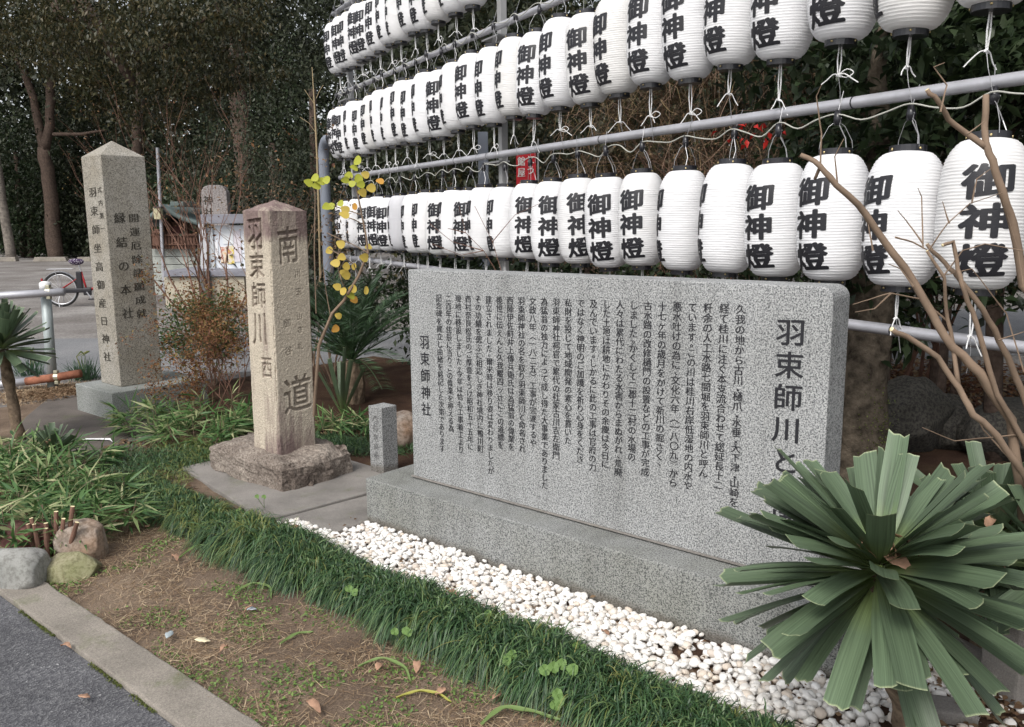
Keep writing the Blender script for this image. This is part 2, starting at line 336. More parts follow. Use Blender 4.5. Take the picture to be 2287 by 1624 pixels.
M['rock_grey'] = granite('grey_rock', (.20, .195, .18), (.255, .25, .235), (.31, .305, .29), 45, (.7, .72, .7), .85, bmp=.5, ssc=6)
M['rock_green'] = granite('olive_rock', (.16, .145, .09), (.21, .19, .12), (.26, .235, .16), 60, (.75, .85, .6), .85, bmp=.5, ssc=6)
M['rock_red'] = granite('red_rock', (.11, .05, .045), (.15, .075, .065), (.20, .11, .095), 30, (.8, .5, .5), .8, bmp=.5, ssc=7)
M['rock_mix'] = granite('lichen_rock', (.17, .145, .12), (.23, .20, .17), (.30, .27, .24), 35, (.95, .68, .5), .85, bmp=.5, ssc=5)
M['boulder'] = granite('dark_boulder', (.025, .024, .022), (.045, .042, .038), (.075, .07, .06), 50, (.7, .7, .65), .9, bmp=.6, ssc=4)
def uvof(P): d = P-O1; return d.dot(E1), d.dot(B1)
def zat(P, px, py):
    r = ray(px, py); s = math.hypot(P[0], P[1])/math.hypot(r.x, r.y); return EYE.z+r.z*s
from mathutils import noise as mnoise
def rocky(bm_me, amp, sc, seed=0, keep_z=None):
    for v in bm_me.vertices:
        c = v.co; n = mnoise.fractal(Vector((c.x*sc+seed, c.y*sc, c.z*sc)), 1.0, 2.0, 4)
        n2 = mnoise.noise(Vector((c.x*sc*.5+seed, c.y*sc*.5+9, c.z*sc*.5)))
        d = v.normal*(n*amp+n2*amp)
        v.co = c+d
def rock(name, label, cat, P, size, rz, mat, seed, amp=.12, facet=False, group=None, tilt=0, sharp=1.0):
    bm = bmesh.new(); bmesh.ops.create_icosphere(bm, subdivisions=5, radius=1); rs_ = random.Random(seed)
    planes = [(Vector((rs_.gauss(0, 1), rs_.gauss(0, 1), rs_.gauss(0, .8))).normalized(), rs_.uniform(.68, .86)) for _ in range(9)]
    for v in bm.verts:
        c = v.co; k = (abs(c.x)**sharp, abs(c.y)**sharp, abs(c.z)**sharp)
        v.co = Vector((math.copysign(k[0], c.x), math.copysign(k[1], c.y), math.copysign(k[2], c.z)))
        n = mnoise.noise(c*1.1+Vector((seed, 0, 0)))*1.6+mnoise.noise(c*2.7+Vector((seed, 5, 0)))*.5+mnoise.noise(c*7+Vector((seed, 5, 0)))*.12
        v.co *= 1+n*amp
        for pn, lim in planes:
            d = v.co.dot(pn)
            if d > lim: v.co -= pn*(d-lim)*.82
        if facet:
            for ax, lim in ((Vector((.3, -.8, .5)).normalized(), .72), (Vector((.8, .3, .5)).normalized(), .7), (Vector((-.5, -.2, .85)).normalized(), .68)):
                d = v.co.dot(ax)
                if d > lim: v.co -= ax*(d-lim)*.8
        v.co.x *= size[0]/2; v.co.y *= size[1]/2; v.co.z *= size[2]/2
    me = bpy.data.meshes.new(name); bm.to_mesh(me); bm.free()
    me.polygons.foreach_set('use_smooth', [True]*len(me.polygons))
    o = link(name, me, mat); o.location = Vector(P)+Vector((0, 0, size[2]*.36)); o.rotation_euler = (tilt, 0, rz)
    return tag(o, label, cat, group)
# ------------------------------------------------------------------ ground
def sheet(name, poly, z, mat, hole=None):
    mb = MB(); mb.add([(p[0], p[1], z) for p in poly], [tuple(range(len(poly)))])
    return tag(mb.build(name, mat), kind='structure')
def grid_ground(name, x0, x1, y0, y1, n, z, mat, amp=.01, poly=None):
    xs = np.linspace(x0, x1, n); ys = np.linspace(y0, y1, n); X, Y = np.meshgrid(xs, ys)
    return X, Y
big = sheet('ground', [(-180, -60), (180, -60), (180, 240), (-180, 240)], 0, M['gravel'])
Uf = lambda u, v: tuple(U(u, v))[:2]
def humpy(name, u0, u1, v0, v1, z, mat, amp=.012, st=.05, sc=4):
    nu = int((u1-u0)/st)+1; nv = int((v1-v0)/st)+1; V = []; Fc = []
    for j in range(nv):
        for i in range(nu):
            u = u0+(u1-u0)*i/(nu-1); v = v0+(v1-v0)*j/(nv-1); p = U(u, v)
            edge = min(1, min(i, j, nu-1-i, nv-1-j)/3)
            V.append((p.x, p.y, z+edge*amp*(1+mnoise.fractal(Vector((p.x*sc, p.y*sc, 0)), 1, 2, 3))))
    for j in range(nv-1):
        for i in range(nu-1): a = j*nu+i; Fc.append((a, a+1, a+nu+1, a+nu))
    return tag(link(name, arr_mesh(name, V, Fc, True), mat), kind='structure')
bed = humpy('soil_bed', -4.6, 4.2, -1.33, 1.4, .004, M['soil'], .010)
humpy('dark_soil_bed', 2.36, 5.5, -.9, 5.5, .008, M['soil_dark'], .012, .08)
humpy('planting_bed', -4.2, 2.3, .45, 3.6, .012, M['soil_dark'], .012, .08)
# kerb: flush concrete edging strip in cast lengths
kerb = MB()
kerb_root = None
for i in range(3):
    a0 = -5.2+i*4.1
    mb = MB(); ne = 80; jt = lambda k, s: .005*mnoise.noise(Vector((k*.9+a0, s, 0)))+.004*mnoise.noise(Vector((k*2.7+a0, s, 3)))
    poly = [Uf(a0+.003+4.09*k/ne, -1.49+jt(k, 1)) for k in range(ne+1)]+[Uf(a0+.003+4.09*k/ne, -1.335+jt(k, 5)) for k in range(ne, -1, -1)]; mb.prism(poly, -.05, .024)
    k = mb.build('kerb' if i == 0 else 'kerbstone', M['kerb'], kerb_root, bevel=.006)
    if i == 0: kerb_root = k; tag(k, kind='structure')
# near road
sheet('road', [Uf(-6, -1.492), Uf(6, -1.492), Uf(6, -7), Uf(-6, -7)], .004, M['asphalt'])
sheet('lane', [(-60, 7.9), (-5, 8.25), (0, 8.9), (6, 9.2), (60, 12), (60, 18), (6, 14.0), (-1, 12.0), (-5, 11.35), (-60, 11.3)], .004, M['lane'])
# slab below the old stone, and the dark pad below the tall pillar
mb = MB(); mb.prism([Uf(-1.62, -.12), Uf(-.39, -.33), Uf(-.30, .62), Uf(-1.6, .66)], -.02, .036); slab = tag(mb.build('concrete_slab', M['slab'], bevel=.008), kind='structure')
mb = MB(); mb.prism([Uf(-.386, -.33), Uf(.0, -.20), Uf(.0, .40), Uf(-.30, .42)], -.02, .028); mb.build('slab_strip', M['slab'], slab, bevel=.006)
pad = [tuple(G(*p))[:2] for p in ((20, 985), (60, 935), (110, 893), (175, 886), (300, 880), (420, 905), (400, 960), (300, 1010), (225, 1030), (120, 1010))]
mb = MB(); mb.prism(pad, -.02, .022); tag(mb.build('dark_concrete_pad', M['pad'], bevel=.008), kind='structure')
# ------------------------------------------------------------------ glyphs
TITLE = "羽束師川と道標"; SIGN = "羽束師神社"
COLS = ["久我の地から古川・樋爪・水垂・大下津・山崎を", "経て桂川に注ぐ本支流合わせて総延長十二", "粁余の人工水路七間堀を羽束師川と呼ん", "ています。この川は桂川右岸低湿地の内水や",
 "悪水吐けの為に、文化六年（一八〇九）から", "十七ヶ年の歳月をかけて新川の掘さく、", "古水路の改修樋門の設置などの工事が完成", "しました。かくして二郡十二村の水場の",
 "人々は累代にわたる水害からまぬがれ、荒廃", "した土地は耕地にかわりその余慶は今日に", "及んでいます。しかるに此の工事は官府の力", "ではなく神明のご加護を祈り心身をくだき",
 "私財を投じて地域開発の素心を貫いた", "羽束師神社祠官で累代の社家古川吉左衛門", "為猛翁の独力によって成し得た大事業でありました", "文政八年（一八二五）工事が完遂するや",
 "羽束師神社の名を取り羽束師川と命名され", "西陣伊佐町井上傳兵衛氏は為猛翁の偉業を", "後世に伝えんと久我畷四ッ辻にこの道標を", "建立されました。爾来時は移り姿は変わりましたが",
 "その功績を偲ぶに相応しき神社境内に鴨川町", "西村奈良松氏のご厚意をうけ昭和五十五年に", "現地に移設しました。今年は恰も工事着工より", "二百年の佳辰に当りこの偉業を称える為", "記念碑を建立し由緒を銘記した次第であります"]
ALLCH = set("".join(COLS)+TITLE+SIGN+"御神燈開運厄除諸願成就縁結の本社羽束師坐高御産日神社式内第一西村奈良松南道川玉山さ札谷館屋とう")
GL = {}; GX = {}
def _glyphs(chars, store, **kw):
    tmp = []
    for ch in chars:
        cu = bpy.data.curves.new('glyph', 'FONT'); cu.body = ch; cu.size = 1; cu.resolution_u = 3
        for a, b in kw.items(): setattr(cu, a, b)
        o = bpy.data.objects.new('glyph', cu); COL.objects.link(o); tmp.append(o)
    bpy.context.view_layer.update(); dg = bpy.context.evaluated_depsgraph_get()
    for o in tmp:
        me = bpy.data.meshes.new_from_object(o.evaluated_get(dg))
        V = np.array([tuple(v.co) for v in me.vertices]); V[:, 1] = np.clip(V[:, 1], -.16, .93); V[:, 0] = np.clip(V[:, 0], -.03, 1.03)
        V[:, 0] -= .49; V[:, 1] -= .375
        store[o.data.body] = (V, [tuple(p.vertices) for p in me.polygons]); bpy.data.meshes.remove(me)
    for o in tmp:
        c = o.data; bpy.data.objects.remove(o); bpy.data.curves.remove(c)
_glyphs(sorted(ALLCH), GL, fill_mode='FRONT')
def glyph_pts(ch, P, R_, U_, N_, sx, sy, shear=.06, lay=0.0):
    V, Fc = GL[ch]; x = V[:, 0]*sx; y = V[:, 1]*sy+V[:, 0]*sx*shear
    R_, U_, N_ = map(np.array, (R_, U_, N_))
    return np.array(P)+x[:, None]*R_+y[:, None]*U_+lay*N_, Fc
def lettering(name, items, mat, parent, R_, U_, N_, bold=.012, gap=.0012, n=3):
    mb = MB()
    offs = [(0, 0), (bold, 0), (-bold, 0), (0, bold*.6), (0, -bold*.6)][:n]
    for ch, P, sx, sy in items:
        if ch == ' ': continue
        rot = ch in '（）'
        for k, (dx, dy) in enumerate(offs):
            r_, u_ = (R_, U_) if not rot else (-U_, R_)
            V, Fc = glyph_pts(ch, P+R_*dx*sx+U_*dy*sy, r_, u_, N_, sx, sy, 0.0 if rot else .05, gap+k*.00025)
            mb.add(list(V), Fc)
    me = bpy.data.meshes.new(name); me.from_pydata([tuple(v) for v in mb.v], [], mb.f)
    o = link(name, me, mat, parent)
    if parent is not None: o.matrix_parent_inverse = parent.matrix_world.inverted() if False else Matrix.Translation(-parent.location) @ Matrix.Identity(4) if not any(parent.rotation_euler) else (Matrix.Translation(parent.location) @ parent.rotation_euler.to_matrix().to_4x4()).inverted()
    return o
# ------------------------------------------------------------------ the long granite monument
mon = thing('stone_monument', 'long grey granite memorial slab with black engraved text on a granite plinth beside white pebbles', 'monument', U(1.17, .15, 0), UROT)
def lb(parent_uv, size, z0, name, mat, parent, bevel=.006):   # box in garden axes, given u0,v0,du,dv
    u0, v0 = parent_uv; mb = MB(); pu, pv = uvof(Vector(parent.location))
    mb.box((u0+size[0]/2-pu, v0+size[1]/2-pv, z0+size[2]/2-parent.location.z), size)
    return mb.build(name, mat, parent, bevel=bevel)
lb((0, 0), (2.344, .46, .272), -.02, 'plinth', M['granite_base'], mon, .006)
mb = MB()
us, ue, zt = .185, 2.212, 1.288; n = 6; rr = .045
prof = [(us, .262), (ue, .262)]+[(ue-rr+rr*math.cos(math.pi/2*i/n), zt-rr+rr*math.sin(math.pi/2*i/n)) for i in range(n+1)]+[(us+.012-.012*math.sin(math.pi/2*i/3), zt-.012+.012*math.cos(math.pi/2*i/3)) for i in range(4)]
pu, pv = uvof(mon.location); k = len(prof)
vs = [(a-pu, .155-pv, z) for a, z in prof]+[(a-pu, .315-pv, z) for a, z in prof]
mb.add(vs, [tuple(range(k)), tuple(range(k, 2*k))[::-1]]+[(i+k, (i+1) % k+k, (i+1) % k, i) for i in range(k)])
mb.build('slab', M['granite'], mon, bevel=.005)
mb = MB(); mb.box((1.2-pu, .1505-pv, .2625), (2.05, .008, .007)); mb.build('mortar_joint', M['slab'], mon)
NF = -B1; items = []
for i, col in enumerate(COLS):
    u = 1.893-i*(1.893-.392)/24; z = 1.215-.0015*i; pit = .0362
    for ch in col:
        P = U(u, .155, z-.018); s = .041
        if ch in '、。': P = P+E1*.012+Vector((0, 0, .014))
        items.append((ch, P, s*random.uniform(.93, 1.0), s*random.uniform(.86, .96)))
        z -= pit*(.62 if ch in '、。・' else 1.0)
lettering('inscription', items, M['ink'], mon, E1, Vector((0, 0, 1)), NF, .014, .001, 3)
items = [(ch, U(2.075, .155, 1.13-.1125*i), .106, .098) for i, ch in enumerate(TITLE)]
lettering('title_inscription', items, M['ink'], mon, E1, Vector((0, 0, 1)), NF, .016, .001, 5)
items = [(ch, U(.288-.0*i, .155, .945-.082*i), .066, .070) for i, ch in enumerate(SIGN)]
lettering('signature_inscription', items, M['ink'], mon, E1, Vector((0, 0, 1)), NF, .014, .001, 5)
# ------------------------------------------------------------------ tall granite pillar (left)
PB = G(255, 947); bu, bv = uvof(PB); bh = zat(PB, 255, 878)
PF = G(270, 865, bh); fu, fv = uvof(PF); s_ = .345
bl = bu-uvof(G(164.5, 857, bh))[0]
z1 = zat(PF, 222.8, 345); za = zat(U(fu-s_/2, fv+s_/2), 240, 314)
lp = thing('stone_pillar', 'tall pointed granite pillar on a granite block, incised with two columns of characters', 'stone pillar', U(fu-s_/2, fv+s_/2, 0), UROT)
lb((bu-bl, bv), (bl, .80, bh+.02), -.02, 'base_block', M['granite_side'], lp, .008)
pu, pv = uvof(lp.location); mb = MB(); h = s_/2
vs = [(-h, -h, bh+.001), (h, -h, bh+.001), (h, h, bh+.001), (-h, h, bh+.001), (-h, -h, z1), (h, -h, z1), (h, h, z1), (-h, h, z1), (0, 0, za)]
mb.add(vs, [(0, 3, 2, 1), (0, 1, 5, 4), (1, 2, 6, 5), (2, 3, 7, 6), (3, 0, 4, 7), (4, 5, 8), (5, 6, 8), (6, 7, 8), (7, 4, 8)])
mb.build('shaft', M['granite_warm'], lp, bevel=.006)
def zpix(P, pys): return [zat(P, 250, y) for y in pys]
def face_text(name, parent, face, fu, fv, frac, chars, z0, z1, sx, sy, mat, s, bold=.018):
    it = []
    for i, ch in enumerate(chars):
        z = z0+(z1-z0)*i/max(1, len(chars)-1)
        P = U(fu-s+s*frac, fv, z) if face == 'L' else U(fu, fv+s*frac, z)
        it.append((ch, P, sx, sy))
    return lettering(name, it, mat, parent, E1 if face == 'L' else B1, Vector((0, 0, 1)), -B1 if face == 'L' else E1, bold, .0015, 3)
zz = lambda y: zat(PF, 262, y)
face_text('incised_characters', lp, 'L', fu, fv, .44, "羽束師坐高御産日神社", zz(428), zz(802), .140, .080, M['carve'], s_, .030)
face_text('incised_small_characters', lp, 'L', fu, fv, .80, "式内第一", zz(424), zz(510), .075, .05, M['carve'], s_)
face_text('incised_characters', lp, 'R', fu, fv, .62, "開運厄除諸願成就", zz(487), zz(705), .088, .072, M['carve'], s_, .022)
face_text('incised_characters', lp, 'R', fu, fv, .30, "縁結の本社", zz(487), zz(702), .092, .088, M['carve'], s_, .026)
# ------------------------------------------------------------------ old weathered guide stone (middle), carved by boolean
MP = G(623, 1016, .20); mu, mv = uvof(MP); ms = .262
mz1 = zat(MP, 608, 470); mza = zat(U(mu-ms/2, mv+ms/2), 614, 446)
og = thing('guide_stone', 'weathered beige guide stone with deeply carved characters and dark stains on a rough foundation', 'stone pillar', U(mu-ms/2, mv+ms/2, 0.036), UROT)
fu1, fv1 = uvof(G(598, 1092, .036)); fl = uvof(G(472, 1037, .05)); fr = uvof(G(800, 1049, .05))
mb = MB(); x0, x1_, y0, y1_ = fl[0]-mu+ms/2, max(fu1, fr[0])-mu+ms/2+.0, fv1-mv-ms/2, fr[1]-mv-ms/2
bm = bmesh.new(); bmesh.ops.create_cube(bm, size=1); bmesh.ops.subdivide_edges(bm, edges=bm.edges, cuts=24, use_grid_fill=True)
cx, cy, sx, sy, sz = (x0+x1_)/2, (y0+y1_)/2, (x1_-x0), (y1_-y0), .17
for v in bm.verts:
    t = v.co.z+.5; q = Vector((v.co.x*2, v.co.y*2, 0)); rnd = (1-.10*(max(0, abs(q.x)+abs(q.y)-1.25)))
    ed = 1-.10*max(0, t-.72)/.28
    v.co = Vector((cx+v.co.x*sx*rnd*ed, cy+v.co.y*sy*rnd*ed, t*sz+(-.012*((abs(q.x)**6+abs(q.y)**6)) if t > .9 else 0)))
bm.normal_update(); me = bpy.data.meshes.new('foundation'); bm.to_mesh(me); bm.free(); rocky(me, .018, 9, 3); rocky(me, .006, 34, 1)
for v in me.vertices:
    if v.co.z < .03: v.co.z = min(v.co.z, .0)
link('foundation_stone', me, M['oldbase'], og)
H0, H1, H2 = .20-.036-.012, mz1-.036, mza-.036
hh = ms/2; zm = lambda y: zat(MP, 610, y)-.036
def stamp(mask, cw, ch_, x0, z0, ch, cx, cz, sx, sy, depth, bold=.03):
    """rasterise one character into the carving depth field of a stone face"""
    V, Fc = GL[ch]; n_i, n_j = mask.shape; P = V[:, :2]; tris = []
    for f in Fc:
        for k in range(1, len(f)-1): tris.append((f[0], f[k], f[k+1]))
    i0, i1 = int((cx-sx*.62-x0)/cw), int((cx+sx*.62-x0)/cw)+1; j0, j1 = int((cz-sy*.62-z0)/ch_), int((cz+sy*.62-z0)/ch_)+1
    I, J = np.meshgrid(np.arange(max(0, i0), min(n_i, i1)), np.arange(max(0, j0), min(n_j, j1)), indexing='ij')
    gx = (x0+I*cw-cx)/sx; gz = (z0+J*ch_-cz)/sy-gx*.07
    wob = np.vectorize(lambda a, b: mnoise.noise(Vector((a*7, b*7, cx*40))))(gx, gz)*.022; gx = gx+wob; gz = gz+wob[::-1, ::-1]*.0
    best = np.full(gx.shape, -9.0)
    for t in tris:
        A_, B_, C_ = P[t[0]], P[t[1]], P[t[2]]; area = (B_[0]-A_[0])*(C_[1]-A_[1])-(B_[1]-A_[1])*(C_[0]-A_[0])
        if abs(area) < 1e-9: continue
        if area < 0: B_, C_ = C_, B_
        d = np.full(gx.shape, 9.0); ds = np.full(gx.shape, 9.0)
        for p, q in ((A_, B_), (B_, C_), (C_, A_)):
            e = q-p; d = np.minimum(d, (e[0]*(gz-p[1])-e[1]*(gx-p[0]))/max(1e-6, np.hypot(*e)))
            tt_ = np.clip(((gx-p[0])*e[0]+(gz-p[1])*e[1])/max(1e-9, e@e), 0, 1); ds = np.minimum(ds, np.hypot(gx-p[0]-tt_*e[0], gz-p[1]-tt_*e[1]))
        d = np.where(d >= 0, d, -ds)
        best = np.maximum(best, d)
    m = np.clip((best+bold)/.028, 0, 1)*depth
    mask[I, J] = np.maximum(mask[I, J], m)
def carved_face(side, chars):
    nx, nz = 104, 520; cw, chh = ms/(nx-1), (H1-H0)/(nz-1); mask = np.zeros((nx, nz))
    for ch, cx, cz, sx, sy, dep, bo in chars: stamp(mask, cw, chh, -hh, H0, ch, cx, cz, sx, sy, dep, bo)
    V = []; 
    for i in range(nx):
        s_x = -hh+ms*i/(nx-1)
        for j in range(nz):
            z = H0+(H1-H0)*j/(nz-1); d = mask[i, j]
            co = (s_x, -hh, z) if side == 'L' else (hh, s_x, z); v3 = Vector(co)
            d += .0012*mnoise.fractal(v3*70, 1, 2, 2)+.0035*max(0, mnoise.noise(v3*9))+.0016*mnoise.noise(v3*190)
            e = 0
            for corner in (-1, 1):
                dist = abs(corner*hh-s_x); ez = .007+.007*abs(mnoise.noise(Vector((corner*3.0 if side == 'L' else corner*3.0+(0 if corner > 0 else 0), 0, z*11))))+.004*mnoise.noise(Vector((corner, 5, z*40)))
                if (side == 'L' and corner > 0) or (side == 'R' and corner < 0): ez = .006+.009*max(0, mnoise.noise(Vector((9, 0, z*13))))+.004*mnoise.noise(Vector((9, 5, z*45)))
                q = max(0, 1-dist/.014)**2
                if q > 0:
                    d = d*(1-q)+ez*q; e += -corner*ez*q
            if side == 'L': V.append((s_x+e, -hh+d, z))
            else: V.append((hh-d, s_x+e, z))
    ii, jj = np.meshgrid(np.arange(nx-1), np.arange(nz-1), indexing='ij'); a_ = (ii*nz+jj).ravel()
    Fq = np.stack([a_, a_+nz, a_+nz+1, a_+1], 1)
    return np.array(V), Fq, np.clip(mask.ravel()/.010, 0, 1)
VL, FL_, GL_L = carved_face('L', [('羽', hh*2*(.47)-hh, zm(522), .150, .190, .017, .030), ('束', ms*.47-hh, zm(595), .150, .150, .017, .030), ('師', ms*.48-hh, zm(662), .155, .155, .017, .024), ('川', ms*.47-hh, zm(738), .150, .200, .017, .034), ('西', ms*.66-hh, zm(824), .115, .135, .010, .028)])
VR, FR_, GL_R = carved_face('R', [('南', ms*.47-hh, zm(548), .150, .215, .013, .022), ('道', ms*.55-hh, zm(888), .200, .230, .015, .020)]+[(c, ms*.68-hh, zm(y), .042, .045, .005, .03) for c, y in zip("川玉山さ札", (615, 655, 712, 742, 780))]+[(c, ms*.36-hh, zm(y), .05, .055, .005, .03) for c, y in zip("御谷", (725, 787))])
nL = len(VL); Vb = [(-hh, hh, H0), (hh, hh, H0), (-hh, hh, H1), (hh, hh, H1)]
me = arr_mesh('shaft', np.concatenate([VL, VR]), np.concatenate([FL_, FR_+nL]), True)
ga = me.attributes.new('groove_dirt_shade', 'FLOAT', 'POINT'); ga.data.foreach_set('value', np.concatenate([GL_L, GL_R*.7]).astype(np.float32))
bm = bmesh.new(); bm.from_mesh(me); bmesh.ops.remove_doubles(bm, verts=bm.verts, dist=.0004)
def qd(*c): bm.faces.new([bm.verts.new(p) for p in c])
qd((-hh+.006, -hh+.006, H0), (-hh+.006, -hh+.006, H1), (-hh+.006, hh-.004, H1), (-hh+.006, hh-.004, H0)); qd((-hh+.006, hh-.004, H0), (-hh+.006, hh-.004, H1), (hh-.006, hh-.004, H1), (hh-.006, hh-.004, H0))
# low pyramidal weathered cap
n_c = 40; g = [[None]*(n_c+1) for _ in range(n_c+1)]
for i in range(n_c+1):
    for j in range(n_c+1):
        x, y = (-1+2*i/n_c), (-1+2*j/n_c); r_ = max(abs(x), abs(y)); z = H1-.004+(H2-H1)*(1-r_)**.85 if r_ < 1 else H1-.010
        k_ = .975; v3 = Vector((x*.2, y*.2, 3.3)); g[i][j] = bm.verts.new((x*hh*k_, y*hh*k_, z+.005*mnoise.fractal(v3*14, 1, 2, 4)))
for i in range(n_c):
    for j in range(n_c): bm.faces.new((g[i][j], g[i+1][j], g[i+1][j+1], g[i][j+1])).smooth = True
bm.to_mesh(me); bm.free()
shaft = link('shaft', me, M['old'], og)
og.rotation_euler = (0, math.radians(1.0), UROT)
# ------------------------------------------------------------------ small marker post
SP = G(857, 1062, .028); su, sv = uvof(SP); ss = .118; sh = zat(SP, 854, 912)
sp = thing('marker_post', 'small square granite post with faint engraved name standing between old stone and memorial slab', 'marker post', U(su-ss/2, sv+ss/2, .028), UROT)
mb = MB(); mb.box((0, 0, (sh-.028)/2), (ss, ss, sh-.028)); mb.build('shaft', M['granite'], sp, bevel=.004)
M['faint2'] = flat('grey_engraving', (.13, .13, .13), .8, .1)
face_text('engraved_name', sp, 'L', su, sv, .5, "西村奈良松", zat(SP, 850, 938), zat(SP, 850, 1022), .05, .042, M['faint2'], ss, .008)
# ------------------------------------------------------------------ lantern rack
rack = thing('lantern_rack', 'galvanised pipe rack carrying three rows of white paper lanterns behind the memorial slab', 'lantern rack', F(0, .1, 0))
def rk(p): return p-rack.location
for (za_, zb_) in ((1.035, 1.14), (1.975, 2.03), (2.885, 2.925), (3.74, 3.79)):
    mb = MB(); t0, t1 = -4.6, 4.17
    mb.tube([rk(F(t0+(t1-t0)*i/8, .045, za_+(zb_-za_)*i/8)) for i in range(9)], .0245, 12)
    o = mb.build('pipe', M['pipe'], rack, smooth=True)
    mb = MB()
    for t in (-2.9, -1.15, .62, 1.05, 2.4, 3.2):
        tt = t+random.uniform(-.2, .2); p = rk(F(tt, .045, za_+(zb_-za_)*(tt-t0)/(t1-t0))); mb.tube([p-D2*.003, p+D2*.003], .026, 12)
    c = mb.build('wire_tie', M['ring'], o)
for t in (.50, 4.02, -4.35):
    mb = MB(); mb.box(rk(F(t, .16, 2.1)), (.055, .055, 4.2), math.atan2(D2.y, D2.x)); mb.build('upright', M['steel'], rack, bevel=.004)
    for z in (1.1, 2.0, 2.9, 3.76):
        mb = MB(); mb.box(rk(F(t, .10, z-.04)), (.26, .09, .012), math.atan2(D2.y, D2.x)); mb.build('bracket', M['steel'], rack)
mb = MB(); pts = [F(4.62, .0, 0)]+[F(4.62, 0, z) for z in (.8, 1.6, 2.3)]+[F(4.62-.17*(1-math.cos(a)), 0, 2.3+.17*math.sin(a)) for a in (.4, .8, 1.2, 1.57)]+[F(4.36, 0, 2.47), F(4.28, .02, 2.47)]
mb.tube([rk(p) for p in pts], .062, 14); mb.build('end_post', M['pipe_thick'], rack, smooth=True)
mb = MB(); mb.tube([rk(F(4.30, 0, 2.47)), rk(F(4.05, .05, 2.47))], .072, 14); mb.build('pipe_collar', M['ring'], rack, smooth=True)
# lantern meshes
RB, HB, RR = .134, .260, .060
def prof_r(z): return RR+(RB-RR)*max(0.0, 1-abs(z/HB)**3.3)**(1/1.9)
NR = 44
def body_mesh(nr=NR, seg=44):
    pr = []
    N = nr*3
    for i in range(N+1):
        z = -HB+2*HB*i/N; ph = (i % 3)
        bulge = (0.0 if ph == 0 else .0024)
        pr.append((prof_r(z)+bulge*(1 if abs(z) < HB*.97 else 0), z))
    mb = MB(); mb.lathe(pr, seg); return mb.mesh('paper_body', True)
BM_ = body_mesh(); BM_G = BM_.copy(); BM_.materials.append(M['paper']); BM_G.materials.append(M['paper_grey'])
BODS = []
for q in range(6):
    m_ = BM_.copy(); BODS.append(m_)
    for v in m_.vertices:
        c = v.co; r_ = math.hypot(c.x, c.y); a_ = 1+(.0022*mnoise.noise(Vector((c.x*9+q*5, c.y*9, c.z*14)))+.0012*mnoise.noise(Vector((c.x*25+q*5, c.y*25, c.z*60))))/max(r_, .05)
        c.z += .0022*mnoise.noise(Vector((c.x*11+q*3, c.y*11, c.z*4))); c.x *= a_; c.y *= a_
def ring_mesh(top):
    mb = MB(); s = 1 if top else -1; z0, z1 = HB-.006, HB+.024
    pr = [(.0585, z0), (.063, z0), (.063, z1), (.051, z1), (.051, z0)] if top else [(.055, z0), (.059, z0), (.059, z1), (.001, z1)]
    mb.lathe([(r, z*s) for r, z in pr], 24)
    m = mb.mesh('ring', False); bm = bmesh.new(); bm.from_mesh(m); bm.to_mesh(m); bm.free()
    m.materials.append(M['ring']); m.materials.append(M['brass'])
    return m
RT_, RBm = ring_mesh(True), ring_mesh(False)
mb = MB()
for a in (0, math.pi/2, math.pi, -math.pi/2):
    for zz_ in (HB+.009, -HB-.009):
        rr_ = .0635 if zz_ > 0 else .0595; c = Vector((math.cos(a)*rr_, math.sin(a)*rr_, zz_)); mb.tube([c, c*1.0+Vector((math.cos(a), math.sin(a), 0))*.004], .0045, 8)
RIV = mb.mesh('rivets', True); RIV.materials.append(M['brass'])
def letter_mesh():
    bmA = bmesh.new()
    for i, ch in enumerate("御神燈"):
        V, Fc = GL[ch]; zc = .108-.134*i
        for k, (dx, dy) in enumerate(((0, 0), (.026, .018), (-.026, -.018), (.026, -.020), (-.026, .020), (0, .030), (0, -.028), (.036, 0), (-.036, 0))):
            x = (V[:, 0]+dx)*.158; z = (V[:, 1]+dy)*.122+V[:, 0]*.010+zc
            vs = [bmA.verts.new((a, k*.00012, c)) for a, c in zip(x, z)]
            for f in Fc:
                try: bmA.faces.new([vs[j] for j in f])
                except ValueError: pass
    for i in range(-5, 6):
        g = bmA.verts[:]+bmA.edges[:]+bmA.faces[:]; bmesh.ops.bisect_plane(bmA, geom=g, plane_co=(i*.0175, 0, 0), plane_no=(1, 0, 0))
    for i in range(-15, 15):
        g = bmA.verts[:]+bmA.edges[:]+bmA.faces[:]; bmesh.ops.bisect_plane(bmA, geom=g, plane_co=(0, 0, i*.0145), plane_no=(0, 0, 1))
    for v in bmA.verts:
        x, lay, z = v.co; r = prof_r(z)+.0035+lay; a = x/r
        v.co = Vector((math.sin(a)*r, -math.cos(a)*r, z))
    me = bpy.data.meshes.new('lettering'); bmA.to_mesh(me); bmA.free(); me.materials.append(M['ink']); return me
LM = letter_mesh(); print('LETTER', len(LM.polygons))
